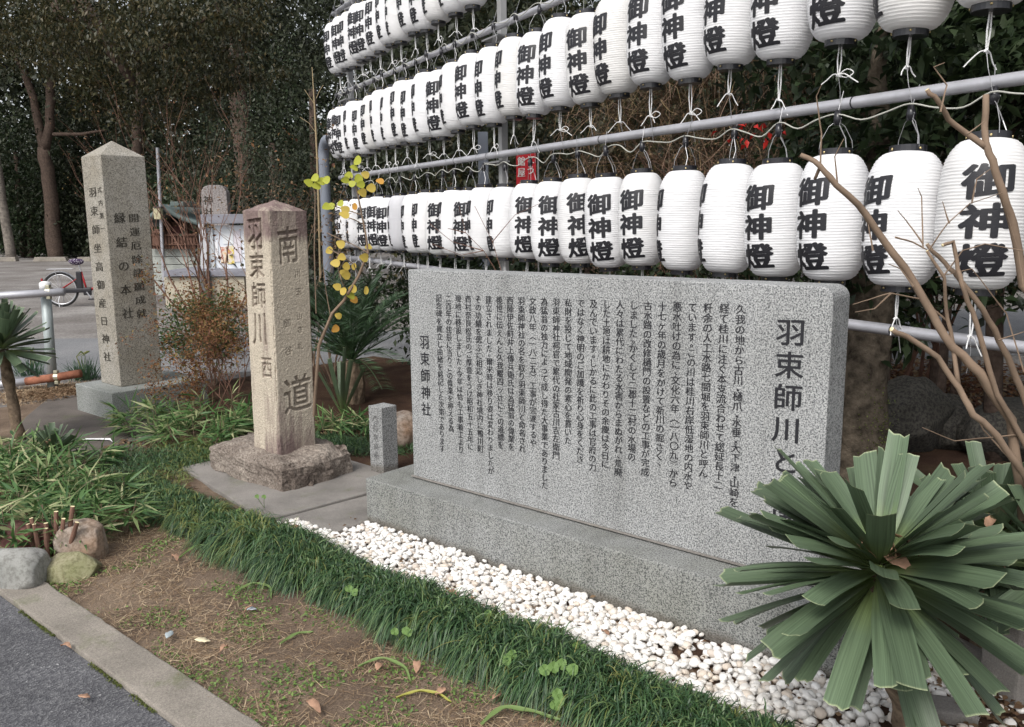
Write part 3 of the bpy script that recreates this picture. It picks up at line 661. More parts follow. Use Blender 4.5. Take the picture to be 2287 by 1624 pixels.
def cord_mesh(v):
    rs = random.Random(v); mb = MB(); z = -HB-.024; L = .10+.05*rs.random()
    for s in (-1, 1):
        mb.tube([(s*.004, 0, z+.012), (s*.007, 0, z-L*.5), (s*.002, 0, z-L)], .0028, 5)
    mb.tube([(-.008, 0, z-L), (.008, .003, z-L-.006), (-.004, -.003, z-L+.004)], .0055, 6)
    a = rs.uniform(-.6, 1.2)
    for s in (-1, 1):
        l1 = rs.uniform(.04, .11); d = Vector((s*math.cos(a)*l1, rs.uniform(-.03, .02), -math.sin(abs(a))*l1*.6-.02))
        p = Vector((0, 0, z-L)); mb.tube(smooth_pts([p, p+d*.3+Vector((0, 0, .014)), p+d*.7+Vector((0, .004, .006)), p+d], 3), .0024, 5)
    if v % 3 == 0:
        p = Vector((0, 0, z-L)); mb.tube(smooth_pts([p, p+Vector((.03, 0, .022)), p+Vector((.055, 0, .006)), p+Vector((.03, 0, -.012)), p], 3), .0022, 5)
    m = mb.mesh('cord'); m.materials.append(M['string']); return m, L
CORDS = [cord_mesh(i) for i in range(7)]
def handle_mesh(v):
    rs = random.Random(v+50); mb = MB(); z = HB+.015; a0 = rs.uniform(0, 3.14); hh_ = .125
    for s in (-1, 1):
        mb.tube([(s*.0625*math.cos(a0), s*.0625*math.sin(a0), z), (s*.058*math.cos(a0), s*.058*math.sin(a0), z+.04), (s*.03*math.cos(a0), s*.03*math.sin(a0), z+hh_-.025), (0, 0, z+hh_)], .0012, 5)
    mb.tube([(.05, 0, z+.005), (.035, .01, z+.05), (.012, .0, z+hh_-.02), (.02, 0, z+hh_+.01)], .0022, 5)
    m = mb.mesh('wire_handle'); m.materials.append(M['wire']); return m
HND = [handle_mesh(i) for i in range(5)]
mb = MB(); mb.tube([(0, 0, HB+.12), (0.004, 0, HB+.145), (0, 0, HB+.18)], [.013, .017, .010], 8); SOCK = mb.mesh('socket', True); SOCK.materials.append(M['ring'])
ORD = ['zeroth', 'first', 'second', 'third', 'fourth', 'fifth', 'sixth', 'seventh', 'eighth', 'ninth', 'tenth', 'eleventh', 'twelfth', 'thirteenth', 'fourteenth']
def ang_words(a):
    a = abs(a)
    if a < 18: return 'all three characters facing us'
    if a < 42: return 'characters turned a little left'
    if a < 65: return 'characters turned half away left'
    if a < 79: return 'characters nearly turned away'
    return 'only a sliver of lettering showing'
def lantern(t, z, ang, label, group, v, grey=False, toffset=None, wire_up=.1, seen=True):
    P = F(t, 0, z)
    to = Vector((-P.x, -P.y, 0)).normalized(); lf = Vector((to.y, -to.x, 0)); a = math.radians(abs(ang)); n_ = to*math.cos(a)+lf*math.sin(a)*(1 if ang <= 0 else -1)
    rz = math.atan2(n_.y, n_.x)+math.pi/2
    o = thing('paper_lantern', label, 'lantern', P, rz, group)
    o.rotation_euler = (math.radians(random.uniform(-2.4, 2.4)), math.radians(random.uniform(-2.4, 2.4)), rz)
    s = random.uniform(.985, 1.02); k_ = s*(1+.09*min(1, max(0, (-t-1.6)/1.4))); o.scale = (k_, k_, s*random.uniform(.985, 1.015))
    link('paper_body', BM_G if grey else BODS[random.randrange(6)], None, o)
    rt_ = link('top_ring', RT_, None, o); link('bottom_ring', RBm, None, o); link('rivets', RIV, None, o)['kind'] = 'stuff'
    link('lettering', LM, None, o)
    link('wire_handle', HND[v % 5], None, o); link('socket', SOCK, None, o)
    cm, L = CORDS[v % 7]; c = link('cord', cm, None, o); c.rotation_euler = (0, 0, random.uniform(-1, 1)-rz+0)
    mb = MB(); zb = -HB-.024-L; mb.tube([(0, 0, zb), (.006, .01, zb-.06), (0, .03, zb-.14)], .0014, 4)
    mb.tube([(0, 0, HB+.16), (0, .03, HB+.16+wire_up)], .0014, 4); mb.build('hanging_wire', M['wire'], o)['kind'] = 'stuff'
    return o
TC = [3.84, 3.46, 3.11, 2.81, 2.53, 2.21, 1.86, 1.61, 1.32, 1.05, .78, .51, .19, -.15, -.46, -.79, -1.10, -1.43, -1.78, -2.12, -2.43, -2.75, -3.09, -3.41]
AC = [-66, -85, -38, -38, -45, -95, -86, -73, -28, -87, -36, -86, -73, -12, -8, 0, -24, -30, -85, -88, -38, -40, -52, 4]
TB = [3.97, 3.83, 3.64, 3.39, 3.12, 2.86, 2.59, 2.31, 2.04, 1.80, 1.54, 1.24, .97, .68, .34, .03, -.27, -.57, -.88, -1.18, -1.49, -1.79, -2.11, -2.42, -2.75, -3.08, -3.39]
AB = [-50, -45, -72, -85, -72, -76, -88, -88, -78, -76, -84, -44, -88, -52, -69, -74, -38, -57, -35, -58, -42, -42, -48, -40, -32, -90, -90]
TA = [3.94, 3.68, 3.41, 3.15, 2.92, 2.63, 2.35, 2.10, 1.82, 1.54, 1.26, .98, .68]
AA = [-66, -55, -74, -45, -54, -62, -79, -88, -74, -70, -87, -89, -82]
def place(ts, an, z, row, group, dz, from_right=True):
    n = len(ts)
    for i, (t, a) in enumerate(zip(ts, an)):
        r = n-i
        if from_right and r <= 13: pos = ('rightmost' if r == 1 else ORD[r]+' from the right')
        else: pos = ('leftmost' if i == 0 else ORD[i+1]+' from the left')
        grey = (row == 'bottom' and i == 5) or (row == 'bottom' and i in (18, 19)) or (row == 'middle' and i in (13, 16, 17, 19))
        lab = 'white lantern %s in %s row, %s' % (pos, row, ang_words(a))
        lantern(t, z+dz[i % len(dz)], a, lab, group, i, grey and (row == 'bottom' and i == 5))
place(TC, AC, 1.507, 'bottom', 'lanterns in the bottom row', [0, .006, -.004, .004, -.006, .008])
place(TB, AB, 2.49, 'middle', 'lanterns in the middle row', [0, .012, -.012, .008, -.018, .004, .014])
place(TA, AA, 3.385, 'top', 'lanterns in the top row', [0, .01, -.006, .012, -.01], False)
for nm, ts, z in (('bottom', TC, 1.507), ('middle', TB, 2.49), ('top', TA, 3.385)):
    mb = MB(F(0, 0, z)); pts = []
    tt = sorted(ts); tt = [tt[0]-.5, tt[0]-.25]+tt
    for i in range(len(tt)-1):
        pts += [F(tt[i], -.005, z+HB+.175), F(tt[i]*.67+tt[i+1]*.33, random.uniform(-.015, .01), z+HB+.145+random.uniform(-.025, .02)), F(tt[i]*.33+tt[i+1]*.67, random.uniform(-.015, .01), z+HB+.15+random.uniform(-.02, .03))]
    pts.append(F(tt[-1], 0, z+HB+.17)); mb.tube(smooth_pts(pts, 4), .0034, 5)
    tag(mb.build('electric_cable', M['cable'], smooth=True), 'wavy grey electric cable strung between the sockets above the %s row of lanterns' % nm, 'cable')
# ------------------------------------------------------------------ red banner and post behind the rack
def banner():
    P = A(1175, 380, 7.6); t = thing('red_banner', 'small red cloth banner with white characters seen between the lanterns and pipe', 'banner', P)
    wv = MB(); w_, h_ = .175, .34; V = []; Fq = []
    for i in range(7):
        for j in range(9):
            x = -w_/2+w_*i/6; z = h_/2-h_*j/8-(.05*(1-abs(i-3)/3) if j == 8 else 0)*0
            V.append((x, math.sin(i*1.1+j*.5)*.006, z))
    for i in range(6):
        for j in range(8): a = i*9+j; Fq.append((a, a+9, a+10, a+1))
    wv.add(V, Fq); wv.build('cloth', flat('red_cloth', (.55, .035, .045), .8, .2), t)
    wv = MB(); wv.tube([(-w_/2-.01, 0, h_/2+.01), (w_/2+.02, 0, h_/2+.02)], .005, 6); wv.tube([(w_/2+.02, .01, h_/2+.1), (w_/2+.02, .01, -2.3)], .008, 6); wv.build('pole', M['steel'], t)
    X_, Z_ = Vector((1, 0, 0)), Vector((0, 0, 1)); wmat = flat('white_print', (.75, .72, .70))
    it = [('館', P+Vector((-.042, -.008, .075)), .07, .085), ('屋', P+Vector((-.042, -.008, -.02)), .07, .085), ('と', P+Vector((.04, -.008, .09)), .08, .08), ('う', P+Vector((.04, -.008, .0)), .08, .08)]
    lettering('white_characters', it, wmat, t, X_, Z_, Vector((0, -1, 0)), .03, .0012, 3)
banner()
mb = MB(); P = A(1080, 400, 8.6); mb.box((0, 0, 1.2), (.10, .08, 2.4)); tag(mb.build('grey_post', M['pipe_thick'], loc=(P.x, P.y, 0), bevel=.004), 'blue grey square post standing behind the lantern rack near the red banner', 'post')
# ------------------------------------------------------------------ white pebble bed
def pebble_protos():
    out = []
    for k in range(8):
        bm = bmesh.new(); bmesh.ops.create_icosphere(bm, subdivisions=2, radius=1); rs = random.Random(k)
        for v in bm.verts:
            v.co *= 1+.22*mnoise.noise(v.co*1.3+Vector((k*7, 0, 0))); v.co.x *= 1.0; v.co.y *= rs.uniform(.68, .9); v.co.z *= rs.uniform(.5, .72)
        me = bpy.data.meshes.new('pebble'); bm.to_mesh(me); bm.free(); me.polygons.foreach_set('use_smooth', [True]*len(me.polygons)); me.materials.append(M['pebble']); out.append(me)
    return out
PP = pebble_protos()
pb = MB(); pb.prism([Uf(-.36, -.20), Uf(0, -.205), Uf(.0, -.001), Uf(2.36, -.001), Uf(2.36, .7), Uf(2.95, .7), Uf(3.1, -.5), Uf(3.1, -.62), Uf(-.05, -.62)], -.01, .014)
bedp = pb.build('pebble_bed', M['soil_dark']); tag(bedp, kind='structure')
pos = []
def pebble_ok(u, v):
    if -.36 < u < 2.36: return (-.6 < v < -.012) and not (u < .02 and v > -.20) and v > -.62+0 and (u > -.36+(-.2-v)*.4)
    return 2.36 <= u < 3.0 and -.6 < v < .5
cellsz = .0250
for layer, z0 in ((0, .012), (1, .026), (2, .020)):
    for iu in range(int(3.4/cellsz)):
        for iv in range(int(1.2/cellsz)):
            u = -.36+iu*cellsz+rng.uniform(-.009, .009); v = -.62+iv*cellsz+rng.uniform(-.009, .009)
            if not pebble_ok(u, v): continue
            dens = (.99, .72, .5)[layer]
            gap = mnoise.noise(Vector((u*3.5, v*3.5, 4.0)))
            if u > 1.7: dens *= max(.25, 1-(u-1.7)*.25-max(0, gap)*1.0)
            if rng.random() > dens: continue
            pos.append((u, v, z0+(.010 if layer else 0)*rng.random()+.01*max(0, mnoise.noise(Vector((u*5, v*5, 0)))), layer))
def pebble_scale(u): return .0143*rng.uniform(.65, 1.35)*(1+.10*max(0, u-.5))
order = sorted(range(len(pos)), key=lambda i: (0 if pos[i][3] == 1 and (pos[i][1] > -.42) else 1, (U(pos[i][0], pos[i][1])-EYE).length))
near = set(order[:300]); Vs = []; Fs = []; nv = 0
PV = [np.array([tuple(v.co) for v in m.vertices]) for m in PP]; PF_ = [np.array([tuple(p.vertices) for p in m.polygons]) for m in PP]
for i, (u, v, z, ly) in enumerate(pos):
    k = int(rng.integers(8)); s = pebble_scale(u); p = U(u, v, z); e = (rng.uniform(-.5, .5), rng.uniform(-.5, .5), rng.uniform(0, 6.28))
    if i in near:
        o = link('pebble', PP[k], None, bedp); o.location = p; o.rotation_euler = e; o.scale = (s, s, s)
    else:
        Rm = np.array(Matrix.Rotation(e[2], 3, 'Z') @ Matrix.Rotation(e[0], 3, 'X') @ Matrix.Rotation(e[1], 3, 'Y'))
        Vs.append(PV[k] @ Rm.T*s+np.array(p)); Fs.append(PF_[k]+nv); nv += len(PV[k])
tag(link('pebbles', arr_mesh('pebbles', np.concatenate(Vs), np.concatenate(Fs), True), M['pebble'], bedp), kind='stuff')
print('PEBBLES', len(pos))
# ------------------------------------------------------------------ mondo grass border
def mondo_tufts(nt_=900, per=62):
    C = []; D = []; Ls = []; yl = []
    for q in range(nt_):
        u = rng.uniform(-1.45, 3.1); c = rng.uniform(-1, 1); w_ = mnoise.noise(Vector((u*2.2, 3.3, 0))); big = 1+.35*mnoise.noise(Vector((u*2.6, 1.3, 0)))
        vc = -.565 if u > -.35 else -.545+(-.35-u)*.04; hw = (.095 if u > -.35 else .11)+w_*.035
        v = vc+c*hw; p = U(u, v, 0); hgt = .112*big*math.sqrt(max(0, 1-c*c*.7))*(1 if u > -.4 else .7)
        m = int(per*rng.uniform(.7, 1.3)); a = rng.uniform(0, 6.283, m); sp = np.abs(rng.normal(size=m))*.9
        lean = np.array(tuple(B1))*c*.55+np.append(rng.normal(size=2)*.18, 0)
        d = np.stack([np.cos(a)*sp, np.sin(a)*sp, np.full(m, 1.0)], 1)+lean
        C.append(np.stack([p.x+rng.normal(size=m)*.014, p.y+rng.normal(size=m)*.014, hgt*rng.uniform(.3, 1, m)], 1)); D.append(d); Ls.append(rng.uniform(.15, .27, m)*big*(1 if u > -.4 else .85)); yl.append(np.full(m, (rng.random() < (.05 if u > 0 else .22))) & (rng.random(m) < .6) | (rng.random(m) < .02))
    return np.concatenate(C), np.concatenate(D), np.concatenate(Ls), np.concatenate(yl)
P_, D_, L_, Y_ = mondo_tufts(); n_ = len(P_)
g_ = ~Y_
blades('mondo_grass', P_[g_], D_[g_], L_[g_], rng.uniform(.0032, .0056, g_.sum()), rng.uniform(.85, 1.6, g_.sum()), M['mondo'], None, 6, 'stuff')
blades('pale_grass_blades', P_[Y_], D_[Y_], L_[Y_], .0034, rng.uniform(.7, 1.3, Y_.sum()), M['mondo_y'], None, 6, 'stuff')
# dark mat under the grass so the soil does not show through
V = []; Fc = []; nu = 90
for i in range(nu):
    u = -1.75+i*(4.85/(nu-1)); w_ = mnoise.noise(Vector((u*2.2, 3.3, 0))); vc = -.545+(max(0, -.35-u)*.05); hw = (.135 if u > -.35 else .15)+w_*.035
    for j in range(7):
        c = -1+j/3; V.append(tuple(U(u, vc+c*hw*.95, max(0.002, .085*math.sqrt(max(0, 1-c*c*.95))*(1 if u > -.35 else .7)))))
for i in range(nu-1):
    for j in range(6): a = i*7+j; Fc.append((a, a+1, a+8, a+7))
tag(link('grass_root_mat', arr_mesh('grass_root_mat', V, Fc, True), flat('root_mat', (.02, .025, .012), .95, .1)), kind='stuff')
# looser grass in front of the slab and towards the tall pillar
def grass_patch(name, pxs, n, L, mat, label=None, spread=.16, h=.0, droop=(.6, 1.4), w_=(.003, .005), kind='stuff', upz=(.5, 1.2)):
    C = []
    for i in range(n):
        px, py = pxs[int(rng.integers(len(pxs)))]; g = G(px, py, 0.01); a = rng.uniform(0, 6.28); r = spread*math.sqrt(rng.random())
        C.append((g.x+math.cos(a)*r, g.y+math.sin(a)*r, .005+h*rng.random()))
    C = np.array(C); D = rng.normal(size=(n, 3))*.6; D[:, 2] = rng.uniform(*upz, n)
    o = blades(name, C, D, rng.uniform(*L, n), rng.uniform(*w_, n), rng.uniform(*droop, n), mat, None, 4)
    tag(o, kind=kind)
    return o
grass_patch('loose_grass', [(300, 1050), (340, 1060), (380, 1030), (280, 1030), (420, 1030)], 2600, (.10, .2), M['mondo'], spread=.22, h=.05)
grass_patch('loose_grass', [(420, 1000), (450, 1020), (400, 1040), (480, 1010), (360, 1080)], 1300, (.10, .2), M['mondo_y'], spread=.17, h=.04)
grass_patch('loose_grass', [(740, 995), (780, 1000), (800, 1010), (720, 990), (890, 1010), (895, 985), (760, 960), (820, 960), (870, 970)], 4200, (.10, .2), M['mondo'], spread=.16, h=.04)
grass_patch('dry_grass', [(60, 875), (110, 870), (150, 865), (200, 865), (20, 890), (240, 870), (160, 880), (90, 890)], 5500, (.05, .14), M['straw'], spread=.3, w_=(.003, .005))
# ------------------------------------------------------------------ soil litter
def scatter(n, u0, u1, v0, v1):
    us = rng.uniform(u0, u1, n); vs = rng.uniform(v0, v1, n)
    return np.array([tuple(U(a, b, .018)) for a, b in zip(us, vs)]), us, vs
n = 42000; C, us, vs = scatter(n, -2.6, 3.2, -1.33, -.6); dn = np.array([mnoise.noise(Vector((p[0]*3, p[1]*3, 2))) for p in C]); kk = dn+rng.normal(size=n)*.3 > -.12
D = rng.normal(size=(n, 3)); D[:, 2] = rng.uniform(-.02, .22, n)
blades('dry_straw_litter', C[kk], D[kk], rng.uniform(.02, .065, kk.sum()), rng.uniform(.001, .0022, kk.sum()), rng.uniform(-.2, .5, kk.sum()), M['straw'], None, 2, 'stuff', .5)
n = 24000; C, us, vs = scatter(n, -2.4, 3.0, -1.34, -.7); dn = np.array([mnoise.noise(Vector((p[0]*4.5, p[1]*4.5, 6))) for p in C])+np.clip(us*.12, -.3, .3); kk = dn+rng.normal(size=n)*.12 > .20
D = rng.normal(size=(n, 3)); D[:, 2] = rng.uniform(.1, .6, n)
leaves('ground_weeds', C[kk], D[kk], rng.uniform(.006, .019, kk.sum()), rng.uniform(.005, .012, kk.sum()), M['weed'], None, .1, 'stuff')
n = 2600; C, us, vs = scatter(n, -1.0, 3.0, -1.36, -1.26); kk = np.array([mnoise.noise(Vector((p[0]*4, p[1]*4, 1))) for p in C]) > -.1
D = rng.normal(size=(n, 3)); D[:, 2] = rng.uniform(.2, .8, n); C[:, 2] = .015
leaves('edge_weeds', C[kk], D[kk], rng.uniform(.006, .016, kk.sum()), .007, M['weed'], None, .1, 'stuff')
# moss along the joint of kerb and road
n = 5000; us = rng.uniform(-.6, 3, n); vs = -1.495+rng.normal(size=n)*.005; C = np.array([tuple(U(a, b, .006)) for a, b in zip(us, vs)]); kk = np.array([mnoise.noise(Vector((a*3.2, 9, 1))) for a in us]) > -.02
D = rng.normal(size=(n, 3)); D[:, 2] = abs(D[:, 2])+.5
leaves('moss_line', C[kk], D[kk], rng.uniform(.004, .010, kk.sum()), .005, leafmat('moss', [(.07, .09, .025), (.13, .15, .04)], .9), None, .1, 'stuff')
# leaf litter: brown leaves under the shrubs behind
def litter(name, pxs, n, spread, mats, sz=(.03, .06)):
    C = []
    for i in range(n):
        px, py = pxs[int(rng.integers(len(pxs)))]; g = G(px, py, 0.0); a = rng.uniform(0, 6.28); r = spread*math.sqrt(rng.random()); C.append((g.x+math.cos(a)*r, g.y+math.sin(a)*r, .025+rng.random()*.02))
    D = rng.normal(size=(n, 3)); D[:, 2] = rng.uniform(-.1, .25, n)
    leaves(name, np.array(C), D, rng.uniform(*sz, n), rng.uniform(sz[0]*.5, sz[1]*.6, n), mats, None, .15, 'stuff')
litter('leaf_litter', [(2000, 900), (2100, 880), (2200, 900), (2280, 930), (2050, 850), (2150, 840), (1980, 870)], 5200, .9, leafmat('litter_leaf', [(.06, .025, .015), (.13, .055, .03), (.20, .11, .05), (.28, .22, .14)], .8), (.04, .08))
litter('leaf_litter', [(740, 960), (800, 960), (330, 1010), (260, 1080), (300, 1120), (280, 1150), (880, 960), (150, 880), (100, 890)], 2600, .3, M['brownleaf'], (.02, .05))
litter('leaf_litter', [(2200, 1580), (2150, 1600), (2250, 1540)], 500, .2, M['brownleaf'], (.02, .04))
C = np.array([tuple(U(rng.uniform(-.1, 3.0), rng.uniform(-.5, -.02), .042)) for _ in range(190)]); D = rng.normal(size=(190, 3)); D[:, 2] = rng.uniform(-.05, .3, 190)
leaves('pebble_debris', C, D, rng.uniform(.008, .03, 190), rng.uniform(.005, .014, 190), M['brownleaf'], None, .2, 'stuff')
# ------------------------------------------------------------------ fallen leaves, one by one
def leaf_mesh(L, W, curl, seed, notch=False):
    rs = random.Random(seed); V = []; n = 7
    for i in range(n+1):
        t = i/n; w_ = W*math.sin(math.pi*min(1, t*.96+.02))**.8*(1 if t < .5 else 1-.35*(t-.5)); z = curl*L*(math.sin(t*3.1))+rs.uniform(-.002, .002)
        for s in (-1, 0, 1): V.append((L*(t-.5), s*w_*.5, z+abs(s)*curl*W*1.1+(rs.uniform(-.002, .002) if s else 0)))
    Fc = []
    for i in range(n):
        a = i*3; Fc += [(a, a+1, a+4, a+3), (a+1, a+2, a+5, a+4)]
    me = arr_mesh('leaf', V, Fc, True); bm = bmesh.new(); bm.from_mesh(me); bmesh.ops.solidify(bm, geom=bm.faces[:], thickness=.0012); bm.to_mesh(me); bm.free(); me.polygons.foreach_set('use_smooth', [True]*len(me.polygons)); return me
FL = [leaf_mesh(.06, .032, .12, 1), leaf_mesh(.075, .030, .2, 2), leaf_mesh(.05, .035, .05, 3), leaf_mesh(.068, .026, .28, 4)]
for m_ in FL: m_.materials.append(M['deadleaf'])
spots = [(600, 1210), (1010, 1338), (1055, 1342), (866, 1410), (845, 1497), (930, 1500), (985, 1552), (1270, 1552), (1110, 1565), (700, 1590), (1435, 1540), (1378, 1552), (1290, 1500), (1350, 1425), (1130, 1470), (620, 1270), (470, 1215), (390, 1255), (330, 1180), (360, 1120), (300, 1170), (148, 1450), (188, 1560), (560, 1370), (660, 1185), (1180, 1480), (1065, 1640), (500, 1460)]
for i, (px, py) in enumerate(spots):
    on_road = i in (21, 22)
    o = link('fallen_leaf', FL[i % 4]); p = G(px, py, .02); o.location = p+Vector((0, 0, .012 if not on_road else .006)); o.rotation_euler = (random.uniform(-.3, .3), random.uniform(-.2, .2), random.uniform(0, 6.28)); s = random.uniform(.6, 1.0); o.scale = (s, s, s)
    if i == 21: tag(o, 'curled brown leaf lying on the dark asphalt at the kerb joint', 'leaf')
    elif i == 22: tag(o, 'small pinkish brown leaf lying alone out on the asphalt', 'leaf')
    else: tag(o, 'dry brown leaf fallen on the bare soil bed between grass border and kerb', 'leaf', 'fallen brown leaves on the soil')
for px, py, mt, lab, sc in ((378, 1418, 'blueleaf', 'blue grey pointed leaf lying flat on the soil near the kerb', .95), (452, 1431, 'paleleaf', 'pale cream leaf lying on the soil near the kerb', .85)):
    me = leaf_mesh(.07, .03, .05, 9); me.materials.append(M[mt]); o = link('fallen_leaf', me); o.location = G(px, py, .035); o.rotation_euler = (.1, .1, 1.7 if mt == 'blueleaf' else -.1); o.scale = (sc,)*3; tag(o, lab, 'leaf')
me = leaf_mesh(.05, .035, .1, 12); me.materials.append(flat('translucent_plastic', (.55, .6, .66), .2, .5)); o = link('plastic_scrap', me); o.location = G(562, 1362, .03); o.scale = (.8,)*3; tag(o, 'crumpled clear plastic scrap lying among the weeds on the soil', 'litter')
mb = MB(); p = G(215, 984, .025); mb.add([p+Vector((-.12, .01, .0)), p+Vector((-.02, -.012, .012)), p+Vector((.10, -.01, .006)), p+Vector((.14, -.05, .0)), p+Vector((.09, .018, .012)), p+Vector((-.1, .03, .01))], [(0, 1, 5), (1, 4, 5), (1, 2, 4), (2, 3, 4)]); tag(mb.build('paper_scrap', flat('white_paper', (.75, .75, .76), .7)), 'thin white paper strip lying on the dark pad beside the tall pillar', 'litter')
# long strap leaves lying on the soil
STR = {}
def strap(pxs, w_, mat, label, lift=.02):
    pxs = [(x, y) for x, y in pxs]; pts = [G(x, y, .02)+Vector((0, 0, .4*lift*math.sin(math.pi*i/(len(pxs)-1)))) for i, (x, y) in enumerate(pxs)]
    V = []; Fc = []
    # resample
    pp = []
    pp = smooth_pts(pts, 5); n = len(pp)
    for i, p in enumerate(pp):
        t = (pp[min(i+1, n-1)]-pp[max(0, i-1)]); sd = t.cross(Vector((0, 0, 1))).normalized(); ww = w_*.62*math.sin(math.pi*min(1, .12+.86*i/(n-1)))**.6
        V += [tuple(p-sd*ww/2+Vector((0, 0, .005))), tuple(p-Vector((0, 0, .002))), tuple(p+sd*ww/2+Vector((0, 0, .003+.003*math.sin(i*1.3))))]
    for i in range(n-1): a = i*3; Fc += [(a, a+1, a+4, a+3), (a+1, a+2, a+5, a+4)]
    o = link('strap_leaf', arr_mesh('strap_leaf', V, Fc, True), mat); tag(o, label, 'leaf', 'long strap leaves on the soil')
M['strap_g'] = leafmat('strap_green', [(.13, .20, .065), (.19, .27, .09)], .5); M['strap_y'] = leafmat('strap_yellow', [(.38, .34, .06), (.32, .33, .08)], .5)
strap([(400, 1247), (440, 1228), (490, 1232), (510, 1242)], .018, M['strap_g'], 'arched green strap leaf on soil just below the grass mound end', .05)
strap([(525, 1325), (560, 1312), (600, 1318), (606, 1340)], .02, M['strap_g'], 'arched green strap leaf with browned tip in middle of the soil bed', .04)
strap([(625, 1440), (660, 1420), (700, 1412)], .022, M['strap_g'], 'straight green strap leaf lying flat near middle of the soil bed', .01)
strap([(800, 1490), (850, 1482), (900, 1500), (918, 1525)], .02, M['strap_g'], 'long green strap leaf arching towards the grass border near a brown leaf', .05)
strap([(885, 1560), (930, 1552), (975, 1556), (1008, 1570)], .016, M['strap_y'], 'yellow strap leaf lying on the soil near the grass border', .03)
strap([(1075, 1620), (1120, 1595), (1180, 1600), (1260, 1612)], .03, M['strap_g'], 'broad green strap leaf at the bottom edge of the picture under the grass', .05)
# clover plants poking out of the grass
def clover(px, py, z, n, s, label):
    z = z*.62; s = s*.72; P = G(px, py, z); t = thing('clover_plant', label, 'clover', P, 0, 'clovers growing through the grass border'); rs = random.Random(int(px))
    for i in range(n):
        mb = MB(); c = Vector((rs.uniform(-.022, .022)*n*.6, rs.uniform(-.03, .0), rs.uniform(0, .025)))
        nrm = Vector((rs.uniform(-.3, .3), -.8, .7)).normalized(); X_ = nrm.cross(Vector((0, 0, 1))).normalized(); Y_ = nrm.cross(X_)
        for q in range(3):
            a0 = q*2.094+rs.uniform(-.2, .2); vs = [c]
            for k in range(9):
                a = a0-1.0+k*.25; r = s*(1+.1*math.cos((k-4)*.9))*(.86 if k == 4 else 1); vs.append(c+(X_*math.cos(a)+Y_*math.sin(a))*r+nrm*.004*abs(k-4)*.3)
            mb.add(vs, [(0, k, k+1) for k in range(1, 9)])
        mb.build('leaf', M['clover'], t)
        mb = MB(); mb.tube([c, c*.6+Vector((0, .01, -.03)), (0, .03, -.07)], .0014, 4); mb.build('stem', M['clover'], t)
clover(545, 1150, .17, 3, .020, 'pale green clover near slab corner at the far end of the grass')
clover(585, 1110, .17, 2, .017, 'small pale clover in the grass just left of the slab corner')
clover(470, 1170, .12, 1, .014, 'tiny yellowish clover on the left end of the grass mound')
clover(786, 1320, .15, 2, .022, 'clover pair on the front of grass border facing pebble bed middle')
clover(905, 1415, .12, 3, .020, 'clover with several leaves low on the front of the grass border')
clover(1085, 1378, .18, 2, .020, 'clover on crest of the grass border below the plinth')
clover(1130, 1475, .15, 3, .022, 'clover group beside a stone lit leaf in right half of grass border')
clover(1248, 1500, .17, 5, .026, 'largest clover with round leaves standing upright out of the grass')
clover(1240, 1565, .10, 3, .024, 'lower clover near the bottom edge beneath the largest clover')
clover(1290, 1450, .18, 2, .016, 'small clover on crest of grass next to the white pebbles')
# ------------------------------------------------------------------ rocks at the kerb end with cut stems
rock('garden_rock', 'pale grey rounded stone resting on the end of the concrete kerb', 'stone', G(30, 1305, 0), (.34, .24, .20), -.15, M['rock_grey'], 3, .10, sharp=.9)
rock('garden_rock', 'olive brown flat topped stone at the corner of the kerb', 'stone', G(160, 1302, -.03), (.30, .22, .17), .25, M['rock_green'], 11, .10, True, sharp=.8)
rock('garden_rock', 'large upright stone with orange stain and white lichen rim', 'stone', G(186, 1268, -.03), (.25, .2, .25), .5, M['rock_mix'], 23, .10, sharp=.85)
rock('garden_rock', 'dark red stone half hidden under bamboo grass', 'stone', G(70, 1245, 0), (.34, .26, .22), 0, M['rock_red'], 31, .12, sharp=.85)
t = thing('cut_stump', 'cluster of short pruned brown stems sprouting between the four garden stones', 'stump', G(110, 1265, 0))
for dx, dy, h, lean in ((-.06, 0, .20, -.03), (-.045, .02, .22, -.05), (-.02, -.03, .21, -.02), (0, .01, .20, 0), (.02, -.03, .19, .0), (.03, .02, .25, .03), (.055, .01, .22, .05), (.085, .03, .27, .06), (.10, -.01, .21, .10)):
    mb = MB(); mb.tube([(dx*.6, dy, -.01), (dx*.8+lean*.3, dy, h*.5), (dx+lean*.5, dy, h)], [.012, .011, .009], 8, 0, .12, True, 1); mb.build('stem', [M['twig_red'], M['cutwood']], t)
